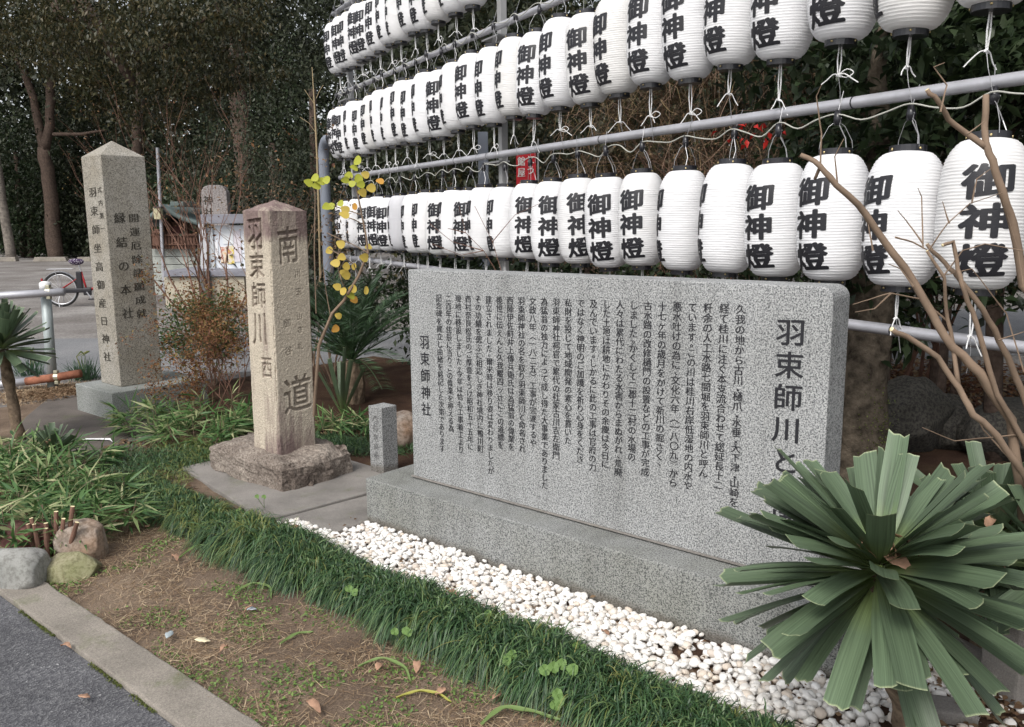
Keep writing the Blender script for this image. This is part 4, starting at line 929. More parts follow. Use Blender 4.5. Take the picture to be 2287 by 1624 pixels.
# ------------------------------------------------------------------ clipped yuccas
def yucca_leaf(root, d, L, W, droop, seed, hollow=.10):
    rs = random.Random(seed); d = d.normalized(); up = Vector((0, 0, 1)); sd = d.cross(up)
    if sd.length < .15: sd = Vector((math.cos(seed), math.sin(seed), 0))
    sd.normalize(); tw = rs.uniform(-.5, .5); nn = sd.cross(d).normalized(); sd = (sd*math.cos(tw)+nn*math.sin(tw)).normalized(); nn = sd.cross(d).normalized()
    if nn.z < 0: nn = -nn
    V = []; al = []; ac = []; n = 9; m = 4; cut = rs.uniform(-.28, .28); jag = [rs.uniform(-.02, .02) for _ in range(m+1)]
    for i in range(n+1):
        t = i/n; ww = W*(.30+.70*math.sin(min(1.0, t*1.55)*math.pi/2))*(1-.12*t)
        for j in range(m+1):
            s = -1+2*j/m; tt = t
            l = L*t+((cut*s*W*.55+jag[j]*L) if i == n else 0)
            p = Vector(root)+d*l+sd*s*ww/2+nn*(hollow*ww*(s*s)-.0)+Vector((0, 0, -1))*droop*L*t*t
            V.append(tuple(p)); al.append(tt); ac.append(s*.5+.5)
    Fc = [(i*(m+1)+j, i*(m+1)+j+1, (i+1)*(m+1)+j+1, (i+1)*(m+1)+j) for i in range(n) for j in range(m)]
    me = bpy.data.meshes.new('leaf'); me.from_pydata(V, [], Fc); a = me.attributes.new('along', 'FLOAT', 'POINT'); a.data.foreach_set('value', al); b = me.attributes.new('across', 'FLOAT', 'POINT'); b.data.foreach_set('value', ac)
    me.polygons.foreach_set('use_smooth', [True]*len(me.polygons)); me.materials.append(M['yucca']); return me
def yucca(label, base, center, R, n, W, el=(-60, 86), seed=0, az=None, trunk_r=.04, bias=1.0):
    t = thing('clipped_yucca', label, 'yucca', base, 0, 'clipped yuccas'); rs = random.Random(seed); c = Vector(center)-Vector(base)
    mb = MB(); mid = Vector((rs.uniform(-.04, .04), rs.uniform(-.03, .03), c.z*.5))+c*.35; mid.z = c.z*.5
    pts = [Vector((0, 0, -.03))]
    for i in range(1, 10):
        f = i/9; pts.append(Vector((0, 0, 0))*(1-f)**2+mid*2*f*(1-f)+c*f*f)
    mb.tube(pts, [trunk_r*(1.25-.25*i/9)*(1+.13*math.sin(i*2.3)) for i in range(10)], 14, 0, .12); mb.build('trunk', M['palmbark'], t, True)
    for i in range(n):
        f = (i+.5)/n; e = el[0]+(el[1]-el[0])*(f**bias)+rs.uniform(-7, 7); a = i*2.39996+rs.uniform(-.25, .25)
        if az is not None: a = az[0]+(a % 6.2832)/6.2832*(az[1]-az[0])
        e = math.radians(min(89, e)); d = Vector((math.cos(e)*math.cos(a), math.cos(e)*math.sin(a), math.sin(e)))
        L = R*rs.uniform(.74, 1.05)*(1-.22*max(0, math.sin(e)))*(1.0 if e > -.2 else .80); root = c+Vector((0, 0, .10*R*(math.sin(e))))+d*.02
        link('leaf', yucca_leaf(root, d, L, W*rs.uniform(.8, 1.15), rs.uniform(-.04, .20)*(1 if e < .8 else .3), seed*1000+i), None, t)
    for i in range(5):   # dry leaves caught in the crown
        me = leaf_mesh(R*.22, R*.09, .15, seed+i); me.materials.append(M['deadleaf']) if i % 2 else me.materials.append(M['brownleaf']); o = link('dry_leaf', me, None, t); o.location = c+Vector((rs.uniform(-.05, .05), rs.uniform(-.06, .0), .05+rs.uniform(0, .05))); o.rotation_euler = (rs.uniform(-1, 1), rs.uniform(-1, 1), rs.uniform(0, 6))
    return t
YC = A(1962, 1285, 2.06)
yucca('large clipped yucca with square cut leaves in front of the granite slab right end', (A(2050, 1600, 2.25).x, 2.25, 0), YC, .445, 136, .070, (-46, 52), 3, None, .042, .80)
Y2 = A(2215, 1215, 2.62)
yucca('second clipped yucca mostly hidden behind the largest one', (A(2196, 1500, 2.62).x, 2.62, 0), Y2, .35, 80, .060, (-50, 70), 5)
Y3 = A(2360, 1280, 2.35)
yucca('clipped yucca cut off by the right edge of the picture', (Y3.x+.05, 2.4, 0), Y3, .33, 60, .062, (-50, 86), 6)
Y4 = A(6, 782, 5.7)
yucca('tall clipped yucca on a crooked bare trunk at the left edge', (A(25, 985, 5.7).x+.03, 5.75, 0), Y4, .37, 110, .055, (-28, 88), 8, None, .032, .8)
Y5 = A(118, 1010, 5.1)
yucca('small low clipped yucca among bamboo grass at left', (Y5.x, Y5.y, 0), Vector((Y5.x, Y5.y, .09)), .22, 30, .04, (5, 80), 9, None, .03)
t = thing('dry_strap_leaf', 'pale dried strap leaf leaning on soil below the large yucca', 'leaf', A(2130, 1600, 2.1)); mb = MB(); b_ = t.location
mb.tube([A(2060, 1410, 2.05)-b_, A(2100, 1470, 2.03)-b_, A(2180, 1590, 2.0)-b_], [.004, .006, .007], 5); mb.build('blade', flat('dry_leaf_blade', (.45, .36, .24), .8), t)
# ------------------------------------------------------------------ bamboo grass clumps
def bamboo(P, r, h, n, label, L=(.10, .2), mat='bamboo', ln=None):
    t = thing('bamboo_grass', label, 'bamboo grass', P, 0, 'clumps of bamboo grass'); C = []; D = []
    ns = max(6, n//22); sb = MB()
    for s in range(ns):
        a = rng.uniform(0, 6.28); rr = r*math.sqrt(rng.random()); b0 = np.array([math.cos(a)*rr, math.sin(a)*rr, 0]); hh_ = h*rng.uniform(.5, 1)*(1-.4*(rr/r)**2); tip = b0*1.15+np.array([0, 0, hh_])
        sb.tube([tuple(b0), tuple((b0+tip)/2), tuple(tip)], .0022, 4)
        for k in range(n//ns):
            f = rng.uniform(.35, 1.02); C.append(b0+(tip-b0)*f); d = rng.normal(size=3); d[2] = rng.uniform(-.3, .75); d[:2] += b0[:2]/max(r, .01)*.9; D.append(d)
    leaves('foliage', np.array(C), np.array(D), rng.uniform(*L, len(C)), rng.uniform(.010, .019, len(C)), M[mat], t, .12)
    sb.build('stems', M['twig'], t)['kind'] = 'stuff'
    return t
for i, (px, py, r, h, n, lab) in enumerate([(20, 1225, .30, .30, 650, 'bright bamboo grass clump at left edge above the grey stone'), (160, 1195, .30, .22, 620, 'bamboo grass clump right behind the orange stained stone'), (70, 1130, .36, .24, 700, 'bamboo grass clump in the middle of the left bed'),
     (190, 1130, .22, .16, 320, 'low bamboo grass with dry straw blades beside the bare soil'), (15, 1060, .36, .22, 520, 'bamboo grass clump around small clipped yucca at left edge'), (110, 1060, .34, .18, 500, 'bamboo grass clump below the dark pad'),
     (330, 960, .22, .24, 420, 'bamboo grass clump at the front corner of the tall pillar block'), (440, 985, .28, .22, 560, 'broad bamboo grass clump between the two tall stones'), (500, 960, .28, .30, 420, 'dark bamboo grass clump against the left side of the old stone'),
     (765, 975, .2, .18, 260, 'low bamboo grass clump right behind the old stone foundation')]):
    bamboo(G(px, py, .01), r, h, n, lab)
litter('dry_bamboo_leaves', [(60, 1170), (130, 1150), (200, 1160), (30, 1100)], 260, .25, M['straw'], (.06, .14))
# ------------------------------------------------------------------ shrubs and saplings
def branchy(root, dirv, L, r, depth, mb, tips, rs, n=(2, 3), spread=.45, bend=.12, segs=5, shrink=.68, upb=.15, nsides=5):
    d = Vector(dirv).normalized(); p = Vector(root); pts = [p.copy()]; rad = [r]
    for i in range(segs):
        d = (d+Vector((rs.gauss(0, bend), rs.gauss(0, bend), rs.gauss(0, bend)+upb*bend))).normalized(); p = p+d*L/segs; pts.append(p.copy()); rad.append(r*(1-.45*(i+1)/segs))
    mb.tube(pts, rad, nsides, 0, .05)
    if depth == 0: tips.append((p, d)); return
    k = rs.randint(*n)
    for i in range(k):
        f = rs.uniform(.45, 1.0) if i else 1.0; q = pts[int(f*segs)]
        ax = Vector((rs.gauss(0, 1), rs.gauss(0, 1), rs.gauss(0, 1))).normalized(); nd_ = (d+ax*spread).normalized()
        branchy(q, nd_, L*shrink*rs.uniform(.8, 1.15), rad[int(f*segs)]*.7, depth-1, mb, tips, rs, n, spread, bend, segs, shrink, upb, max(3, nsides-1))
def shrub(name, label, cat, P, stems, seed, mat='twig_red', leafm=None, depth=3, r=.012, lsz=(.02, .04), per=6, group=None, spread=.35, n=(2, 3), lspread=.05, leafname='foliage'):
    rs = random.Random(seed); t = thing(name, label, cat, P, 0, group); mb = MB(); tips = []
    for tx, ty, h, dx in stems:
        d = Vector((tx, ty, h)); branchy((dx, rs.uniform(-.05, .05), 0), d, d.length*.45, r, depth, mb, tips, rs, n, spread)
    mb.build('branches', M[mat], t)
    if leafm:
        C = []; D = []
        for p, d in tips:
            for k in range(per): C.append(tuple(p+Vector((rs.gauss(0, lspread), rs.gauss(0, lspread), rs.gauss(0, lspread))))); D.append((rs.gauss(0, 1), rs.gauss(0, 1), rs.gauss(.2, .7)))
        leaves(leafname, np.array(C), np.array(D), rng.uniform(*lsz, len(C)), rng.uniform(lsz[0]*.4, lsz[1]*.5, len(C)), M[leafm], t, .15)
    return t
shrub('bare_shrub', 'tall bare reddish shrub fanning upward between the tall pillar and the old stone', 'shrub', G(480, 800), [(-.75, 0, 2.9, 0), (-.5, 0, 3.0, -.02), (-.2, .1, 3.1, .03), (.02, 0, 3.0, .05), (.32, 0, 3.3, .08), (-1.1, 0, 2.5, -.05), (.5, .1, 2.4, .1), (-.35, .2, 2.8, .0), (-.9, .1, 2.9, -.04), (-.1, -.1, 2.3, .02)], 4, 'twig_red', 'rustleaf', 3, .014, (.012, .03), 5, None, .24)
for i, (px, py, st, sd) in enumerate([(400, 955, [(-.4, -.1, .35, 0), (-.2, .1, .7, 0), (.05, 0, .9, 0), (.4, .1, .95, 0), (-.35, .1, .4, 0), (.2, -.1, .85, 0), (-.1, -.15, .65, 0)], 5), (490, 930, [(-.4, 0, 1.0, 0), (0, 0, 1.2, 0), (.25, 0, 1.1, 0), (.12, .2, 1.1, 0), (-.2, .1, 1.2, 0), (-.6, .1, .8, 0)], 6)]):
    shrub('rusty_shrub', ['low rust brown twiggy shrub spreading over the corner of the pillar block', 'rust brown shrub standing close to the left side of the old stone'][i], 'shrub', G(px+75-40*i, py-8), st, sd, 'twig_red', 'rustleaf', 4, .006, (.015, .038), 17, 'rust coloured shrubs', .5, (2, 3), .035)
shrub('green_shrub', 'green leafy shrub behind the rust coloured shrubs left of the old stone', 'shrub', G(480, 865), [(-.5, 0, .5, 0), (-.2, 0, .75, 0), (.1, 0, .8, 0), (.35, 0, .7, 0), (0, .3, .7, 0), (-.35, .3, .6, 0), (.2, -.1, .5, 0)], 8, 'twig', 'bush', 4, .008, (.03, .06), 16, None, .5, (2, 3), .06)
shrub('dry_flower_shrub', 'brown dried flower heads on thin stems behind the old stone near the grey end post', 'shrub', A(690, 560, 8.9)*1.0-Vector((0, 0, A(690, 560, 8.9).z)), [(-.3, 0, 2.0, 0), (0, 0, 2.2, 0), (.1, .1, 2.1, 0), (-.5, 0, 2.1, 0), (.3, 0, 1.8, 0)], 12, 'twig', 'brownleaf', 3, .010, (.03, .06), 9, None, .28, (2, 3), .06)
shrub('autumn_shrub', 'thin shrub with sparse orange leaves left of the grey end post', 'shrub', A(600, 560, 12)-Vector((0, 0, A(600, 560, 12).z)), [(-.6, 0, 2.2, 0), (-.2, 0, 2.5, 0), (.3, 0, 2.5, 0), (.7, 0, 2.2, 0), (0, .4, 2.4, 0)], 14, 'twig', 'rustleaf', 3, .012, (.04, .08), 4, None, .35)
for px, py, h, n, lab in ((70, 838, .26, 90, 'narcissus clump with pale buds beside the rail post'), (190, 848, .26, 130, 'dark narcissus leaf clump between rail post and tall pillar'), (418, 800, .22, 80, 'narcissus leaf clump behind the tall pillar right side')):
    P = G(px, py); t = thing('narcissus_clump', lab, 'narcissus', P, 0, 'narcissus clumps'); C = rng.normal(size=(n, 3))*.06; C[:, 2] = 0; D = rng.normal(size=(n, 3))*.35+C*4; D[:, 2] = 1
    blades('leaf_tuft', C, D, rng.uniform(h*.7, h*1.25, n), .010, rng.uniform(0, .35, n), leafmat('narcissus', [(.04, .09, .05), (.07, .13, .07)]), t, 4)
    mb = MB()
    for k in range(4): mb.tube([(rs_, .0, 0) for rs_ in (0,)]+[(random.uniform(-.07, .07), 0, h*.9), (random.uniform(-.08, .08), 0, h*1.1)], [.003, .003, .008], 5)
    mb.build('flower_buds', M['mondo_y'], t)
# sago palm and companions behind the old stone
def sago(label, P, n, L, seed, h=.25, az=(0, 6.283)):
    rs = random.Random(seed); t = thing('sago_palm', label, 'sago palm', P); mb = MB(); mb.tube([(0, 0, 0), (.01, 0, h*.5), (0, 0, h)], [.09, .10, .07], 14, 0, .18); mb.build('trunk', M['palmbark'], t)
    for i in range(n):
        a = az[0]+(i*2.39996 % 6.2832)/6.2832*(az[1]-az[0]); e = math.radians(rs.uniform(12, 80)); l = L*rs.uniform(.8, 1.1); d = Vector((math.cos(a)*math.cos(e), math.sin(a)*math.cos(e), math.sin(e))); pts = []
        for k in range(9): f = k/8; pts.append(Vector((0, 0, h))+d*l*f+Vector((0, 0, -.35*l*f*f)))
        m2 = MB(); m2.tube(pts, [.006*(1-.7*k/8) for k in range(9)], 4); fr = m2.build('frond_stem', M['sago'], t); C = []; D = []
        for k in range(46):
            f = .12+.88*k/46; q = int(f*8); p = pts[min(q, 7)].lerp(pts[min(q, 7)+1], f*8-min(q, 7)); tg = (pts[min(q, 7)+1]-pts[min(q, 7)]).normalized(); sd = tg.cross(Vector((0, 0, 1))).normalized()
            for s in (-1, 1): C.append(tuple(p)); D.append(tuple(sd*s+tg*.75+Vector((0, 0, .25))))
        leaves('leaflets', np.array(C), np.array(D), .12*(1.0), .007, M['sago'], fr, .1)
sago('dark green sago palm with feathered fronds between the old stone and memorial slab', G(790, 905), 46, 1.12, 2, .38)
for i, (px, py, lab, n, L) in enumerate([(765, 930, 'blue green agave like plant with upright strap leaves behind the old stone', 10, .62)]):
    P = G(px, py); t = thing('strap_leaf_plant', lab, 'plant', P)
    for k in range(n):
        a = random.uniform(0, 6.28); e = math.radians(random.uniform(60, 88)); link('leaf', yucca_leaf((0, 0, 0), Vector((math.cos(a)*math.cos(e), math.sin(a)*math.cos(e), math.sin(e))), L*random.uniform(.7, 1), .045, .05, 700+k), None, t)
shrub('feathery_shrub', 'feathery dark green shrub in front of the grey end post behind the old stone', 'shrub', G(745, 860), [(-.15, 0, .9, 0), (.05, 0, 1.0, 0), (.25, 0, .95, 0), (.1, .2, .9, 0), (.4, .1, .75, 0), (-.1, .2, 1.0, 0)], 21, 'twig', 'evergreen_far', 4, .009, (.05, .09), 14, None, .4, (2, 3), .05)
# sapling with yellow leaves
t = thing('yellow_leaf_sapling', 'leaning sapling with a few yellow heart shaped leaves in front of the lowest lanterns', 'sapling', A(700, 930, 4.95)); o_ = t.location; YY = 4.85
mb = MB(); main = [(700, 930), (712, 772), (742, 700), (768, 672), (800, 618), (822, 565), (818, 530), (808, 480), (796, 420), (782, 395)]
mb.tube([A(x, y, YY)-o_ for x, y in main], [.010, .010, .009, .009, .008, .007, .005, .005, .004, .003], 7, 0, .08); mb.build('stem', M['twig'], t)
for br in ([(822, 565), (790, 547), (762, 535), (730, 520)], [(818, 505), (790, 490), (755, 480)], [(775, 655), (762, 625), (752, 585)], [(800, 618), (790, 590), (760, 570), (735, 555)], [(808, 480), (770, 468), (745, 460)], [(738, 705), (728, 650), (722, 600)]):
    mb = MB(); mb.tube([A(x, y, YY+random.uniform(-.05, .05))-o_ for x, y in br], .0028, 5); mb.build('twig', M['twig'], t)
lf = [(790, 375, 0), (778, 392, 0), (800, 400, 0), (815, 390, 1), (770, 402, 0), (798, 360, 0), (805, 412, 0), (785, 410, 0), (848, 405, 2), (828, 420, 1), (808, 430, 1), (760, 455, 0), (738, 460, 0), (728, 462, 0), (770, 468, 1), (792, 462, 2), (768, 480, 1), (716, 408, 0), (705, 400, 0), (690, 408, 0), (725, 402, 1), (744, 405, 1), (822, 552, 1), (735, 560, 1), (760, 545, 1), (748, 588, 1), (762, 575, 1), (773, 595, 1), (772, 615, 1), (790, 595, 1), (752, 640, 1), (766, 650, 1), (787, 645, 1), (782, 660, 0), (818, 650, 1), (790, 670, 2), (755, 705, 1), (748, 735, 2), (768, 610, 1), (812, 575, 1)]
M['orange'] = leafmat('orange_leaf', [(.60, .27, .05), (.62, .36, .08)], .55, .3)
def heart(s):
    V = [(0, 0, 0)]; n = 14
    for k in range(n): a = 2*math.pi*k/n; r = s*(.9+.12*math.cos(a)-.10*math.cos(3*a)); V.append((math.cos(a)*r, math.sin(a)*r*.85, .12*s*abs(math.sin(a))))
    me = arr_mesh('leaf', V, [(0, 1+k, 1+(k+1) % n) for k in range(n)], True); return me
HL = []
for k in ('yellowgreen', 'yellow', 'orange'): me = heart(.030); me.materials.append(M[k]); HL.append(me)
for x, y, c in lf:
    if x < 750 and y < 420 and x < 748: continue
    o = link('leaf', HL[c], None, t); o.location = A(x, y, YY+random.uniform(-.06, .06))-o_; o.rotation_euler = (math.radians(random.uniform(50, 110)), random.uniform(-.6, .6), random.uniform(-.8, .8)); s = random.uniform(.8, 1.15); o.scale = (s,)*3
t = thing('thin_sapling', 'thin upright stem with four yellow green leaves just behind the old stone top', 'sapling', A(706, 700, 5.6)); o_ = t.location; mb = MB(); mb.tube([A(706, 700, 5.6)-o_, A(702, 560, 5.6)-o_, A(704, 440, 5.6)-o_, A(700, 412, 5.6)-o_], .004, 5); mb.build('stem', M['twig'], t)
for x, y in ((716, 405), (703, 398), (688, 408), (706, 415), (728, 402)):
    o = link('leaf', HL[0], None, t); o.location = A(x, y, 5.6)-o_; o.rotation_euler = (1.3, random.uniform(-.5, .5), random.uniform(-.6, .6)); o.scale = (1.15,)*3
# tall bamboo cane beside end post
t = thing('bare_cane', 'tall thin straw coloured cane rising beside the grey end post', 'cane', A(716, 640, 9.2)); o_ = t.location; mb = MB(); mb.tube([A(716, 640, 9.2)-o_, A(712, 480, 9.2)-o_, A(708, 350, 9.2)-o_, A(703, 250, 9.2)-o_, A(697, 150, 9.2)-o_], [.012, .011, .010, .008, .004], 6)
for a in ([(708, 300), (690, 275), (670, 262)], [(704, 235), (690, 215), (680, 200)], [(706, 220), (715, 200), (722, 190)]): mb.tube([A(x, y, 9.2)-o_ for x, y in a], .003, 4)
mb.build('cane', M['straw_c'] if 'straw_c' in M else flat('cane', (.30, .23, .13), .7), t)
# ------------------------------------------------------------------ rail at left
rl = thing('pipe_railing', 'low galvanised pipe railing with one post and a rusty lower rail at the left edge', 'railing', G(118, 868)); o_ = rl.location; Yr = o_.y
mb = MB(); top = A(101, 640, Yr); mb.tube([(0, 0, -.02), (top.x-o_.x, 0, top.z)], .045, 16); mb.build('post', flat('galvanised_post', (.33, .37, .37), .5, .4, .3), rl, True)
mb = MB(); mb.lathe([(.001, .05), (.03, .047), (.05, .03), (.052, -.03), (.045, -.03)], 16, 0, (top.x-o_.x, 0, top.z)); mb.build('post_cap', flat('white_cap', (.66, .66, .66), .5), rl, True)
mb = MB(); mb.tube([A(-260, 668, Yr-.35)-o_, A(0, 661, Yr-.12)-o_, A(143, 652, Yr-.075)-o_], .036, 14); mb.build('upper_rail', M['pipe'], rl, True)
mb = MB(); mb.tube([A(-260, 880, Yr-.3)-o_, A(0, 859, Yr-.12)-o_, A(60, 852, Yr-.09)-o_], .036, 14); lo = mb.build('lower_rail', M['pipe'], rl, True)
mb = MB(); mb.tube([A(59, 852, Yr-.09)-o_, A(110, 845, Yr-.08)-o_, A(180, 834, Yr-.075)-o_], .038, 14); mb.build('rusty_rail', M['rust'], rl, True)
for x, y in ((110, 652), (128, 842)):
    mb = MB(); c = A(x, y, Yr-.075)-o_; mb.tube([c+Vector((-.022, 0, 0)), c+Vector((.022, 0, 0))], .043, 12); mb.box(c+Vector((0, -.01, .05)), (.035, .04, .03)); mb.box(c+Vector((0, -.01, -.05)), (.035, .04, .03)); mb.build('clamp', M['zinc'], rl, bevel=.004)
# ------------------------------------------------------------------ bicycle
def bicycle():
    P = G(140, 685); dist = P.y; t = thing('bicycle', 'red electric bicycle with dotted seat cover parked on gravel behind the tall pillar', 'bicycle', P, .10)
    R_ = .33; wb = 1.12; zc = R_; tyre = flat('black_tyre', (.02, .02, .02), .8); rim = flat('silver_rim', (.6, .6, .62), .3, .5, .8); red = flat('red_paint', (.35, .015, .02), .3, .5); blk = M['ring']
    def ring(cx, R, r, name, mat, par, n=36):
        mb = MB(); pts = [(cx+R*math.cos(2*math.pi*i/n), 0, zc+R*math.sin(2*math.pi*i/n)) for i in range(n)]
        V = []; m = 8
        for i in range(n):
            a = 2*math.pi*i/n
            for j in range(m): b = 2*math.pi*j/m; rr = R+r*math.cos(b); V.append((cx+rr*math.cos(a), r*math.sin(b), zc+rr*math.sin(a)))
        mb.add(V, [(i*m+j, ((i+1) % n)*m+j, ((i+1) % n)*m+(j+1) % m, i*m+(j+1) % m) for i in range(n) for j in range(m)]); return mb.build(name, mat, par, True)
    for cx in (0, wb):
        w_ = ring(cx, R_-.02, .021, 'wheel', tyre, t); ring(cx, R_-.048, .012, 'rim', rim, w_)
        mb = MB()
        for i in range(18): a = 2*math.pi*i/18; mb.tube([(cx, .02*(-1)**i, zc), (cx+(R_-.05)*math.cos(a), 0, zc+(R_-.05)*math.sin(a))], .0018, 3)
        mb.build('spokes', rim, w_); mb = MB(); mb.tube([(cx, -.05, zc), (cx, .05, zc)], .035, 12); mb.build('hub', rim, w_)
        mb = MB(); a0, a1 = (math.radians(15), math.radians(200)) if cx == 0 else (math.radians(20), math.radians(150)); V = []
        for i in range(15):
            a = a0+(a1-a0)*i/14
            for s in (-.03, 0, .03): r = R_+.022-(abs(s)*.5); V.append((cx+r*math.cos(a), s, zc+r*math.sin(a)))
        mb.add(V, [(i*3+j, (i+1)*3+j, (i+1)*3+j+1, i*3+j+1) for i in range(14) for j in range(2)]); mb.build('mudguard', rim, t, True)
    mb = MB(); bb = (.48, 0, .28); st = (.40, 0, .66); hd = (.93, 0, .70)
    for a, b, r in ((bb, st, .018), ((0, .05, zc), bb, .012), ((0, -.05, zc), bb, .012), ((0, .04, zc), (.42, 0, .60), .009), ((0, -.04, zc), (.42, 0, .60), .009), (bb, (.70, 0, .40), .024), ((.70, 0, .40), (.93, 0, .66), .024), ((.95, 0, .60), (.90, 0, .84), .02), ((.95, 0, .62), (1.0, .03, .5), .014), ((1.0, .05, .5), (wb, .05, zc), .012), ((1.0, -.05, .5), (wb, -.05, zc), .012)): mb.tube([a, b], r, 8)
    mb.build('frame', red, t, True)
    mb = MB(); mb.box((.36, 0, .50), (.10, .09, .34), 0); o = mb.build('battery', blk, t, bevel=.015); mb = MB(); mb.box((.30, -.055, .31), (.56, .02, .085)); mb.box((.50, -.045, .29), (.15, .03, .15)); mb.build('chain_case', blk, t, bevel=.02)
    mb = MB(); mb.tube([(.50, -.09, .28), (.58, -.10, .16)], .012, 6); mb.build('crank', rim, t); mb = MB(); mb.box((.60, -.14, .145), (.10, .08, .022)); mb.build('pedal', blk, t, bevel=.004)
    mb = MB(); mb.tube([st, (.35, 0, .84)], .013, 8); mb.build('seat_post', rim, t)
    m, nt, b = nmat('dotted_cloth', .8); v = nd(nt, 'ShaderNodeTexVoronoi'); v.inputs['Scale'].default_value = 42; nt.links.new(coords(nt), v.inputs['Vector']); nt.links.new(ramp(nt, v.outputs['Distance'], [(.28, (.65, .62, .68)), (.34, (.05, .03, .07))]), b.inputs['Base Color'])
    bm = bmesh.new(); bmesh.ops.create_icosphere(bm, subdivisions=3, radius=1)
    for v_ in bm.verts: c = v_.co; v_.co = Vector((.33+c.x*.14, c.y*.10*(1-.45*(c.x+.2)), .865+c.z*(.05 if c.z > 0 else .075)))
    me = bpy.data.meshes.new('saddle'); bm.to_mesh(me); bm.free(); me.polygons.foreach_set('use_smooth', [True]*len(me.polygons)); link('saddle', me, m, t)
    mb = MB()
    for y in (-.07, -.02, .03, .07): mb.tube([(-.20, y, .72), (.26, y, .72)], .006, 5)
    for x in (-.2, 0, .26): mb.tube([(x, -.07, .72), (x, .07, .72)], .006, 5)
    mb.tube([(-.05, .07, .72), (0, .06, zc)], .006, 5); mb.tube([(-.05, -.07, .72), (0, -.06, zc)], .006, 5); mb.build('rear_carrier', rim, t)
    mb = MB(); mb.tube([(.02, -.06, zc), (-.02, -.12, .10), (.0, -.13, .015)], .008, 6); mb.tube([(.02, .06, zc), (-.02, .12, .10), (0, .13, .015)], .008, 6); mb.tube([(0, -.14, .01), (0, .14, .01)], .008, 6); mb.build('kickstand', rim, t)
    mb = MB(); mb.tube([(.90, 0, .84), (.88, 0, .98), (.84, .24, 1.0), (.74, .27, .99)], .011, 7); mb.tube([(.88, 0, .98), (.84, -.24, 1.0), (.74, -.27, .99)], .011, 7); mb.build('handlebar', rim, t, True)
    mb = MB(); mb.box((1.07, 0, .80), (.28, .34, .24), top=1.12); mb.build('front_basket', blk, t); mb = MB(); mb.box((-.33, 0, .52), (.02, .05, .05)); mb.build('rear_reflector', red, t)
bicycle()
# ------------------------------------------------------------------ shrine, notice board, stele at the back
Ys = 17.0
def bx(mb, x0, x1, y0, y1, Y, dY, mi=0, top=1.0, zmin=None):
    a = A(x0, y1, Y); b = A(x1, y0, Y); z0 = a.z if zmin is None else zmin; mb.box(((a.x+b.x)/2-mb.off.x, Y+dY/2-mb.off.y, (z0+b.z)/2-mb.off.z), (b.x-a.x, dY, b.z-z0), 0, mi, top)
def MBo(o): m = MB(); m.off = o; return m
P = G(545, 655); Yw = 15.6; t = thing('forecourt_wall', 'low beige concrete wall with grey coping below the notice board', 'wall', (A(440, 660, Yw).x, Yw, 0)); o_ = t.location
mb = MBo(o_); bx(mb, 372, 545, 618, 700, Yw, 2.6, zmin=-.05); mb.build('wall_body', M['wallconc'], t, bevel=.01)
mb = MBo(o_); bx(mb, 366, 460, 604, 618, Yw-.08, 2.8); bx(mb, 460, 560, 604, 618, Yw-.06, 2.8); mb.build('coping', M['coping'], t, bevel=.01)
mb = MBo(o_); bx(mb, 449, 466, 605, 700, Yw-.13, .1, zmin=-.05); mb.build('gate_pillar', flat('dark_stone_post', (.10, .10, .10)), t)
Yn = 16.2; t = thing('notice_board', 'glass fronted notice board with posters under a grey stone lintel', 'notice board', (A(500, 600, Yn).x, Yn, A(500, 604, Yn).z)); o_ = t.location
mb = MBo(o_); bx(mb, 447, 560, 478, 500, Yn-.12, .5); mb.build('lintel', M['coping'], t, bevel=.01)
for x in (450, 552): mb = MBo(o_); bx(mb, x, x+9, 500, 605, Yn, .3); mb.build('post', flat('pale_metal', (.42, .42, .44)), t)
mb = MBo(o_); bx(mb, 462, 554, 503, 602, Yn+.10, .04); mb.build('board', flat('white_board', (.62, .65, .70), .3, .5, 0, .04), t)
mb = MBo(o_); bx(mb, 455, 474, 505, 600, Yn+.06, .03); mb.build('door_frame', flat('frosted_glass', (.42, .44, .46), .2, .5), t)
for x0, x1, y0, y1, c in ((494, 508, 552, 588, (.55, .28, .08)), (508, 522, 549, 590, (.60, .45, .05)), (476, 486, 540, 575, (.7, .7, .72)), (524, 536, 515, 585, (.6, .56, .6)), (498, 520, 512, 545, (.66, .68, .7))):
    mb = MBo(o_); bx(mb, x0, x1, y0, y1, Yn+.085, .006); m, nt, b = nmat('printed_poster', .6); k5 = c[2] < .2; nt.links.new(ramp(nt, noise(nt, 9, 3, .6), [(.35, c), (.5, (.62, .58, .5) if k5 else c), (.62, (.45, .16, .12) if k5 else c), (.7, c)]), b.inputs['Base Color']); mb.build('poster', m, t)
Yt = 17.2; t = thing('stone_stele', 'grey rounded top stone stele with dark characters behind the notice board', 'stele', (A(480, 480, Yt).x, Yt, 0)); o_ = t.location
zb, zt_ = A(480, 500, Yt).z, A(480, 413, Yt).z; w0, w1 = A(515, 480, Yt).x-A(452, 480, Yt).x, A(510, 430, Yt).x-A(452, 430, Yt).x; mb = MB(); pf = [(-w0/2, 0), (w0/2, 0), (w1/2, zt_-.14), (w1/2-.06, zt_-.04), (w1/2-.16, zt_), (-w1/2+.16, zt_), (-w1/2+.06, zt_-.04), (-w1/2, zt_-.14)]; k = len(pf)
mb.add([(x, 0, z) for x, z in pf]+[(x, .22, z) for x, z in pf], [tuple(range(k)), tuple(range(k, 2*k))[::-1]]+[(i+k, (i+1) % k+k, (i+1) % k, i) for i in range(k)]); mb.build('stone', granite('stele_stone', (.15, .13, .125), (.26, .23, .22), (.33, .30, .29), 30), t, bevel=.02)
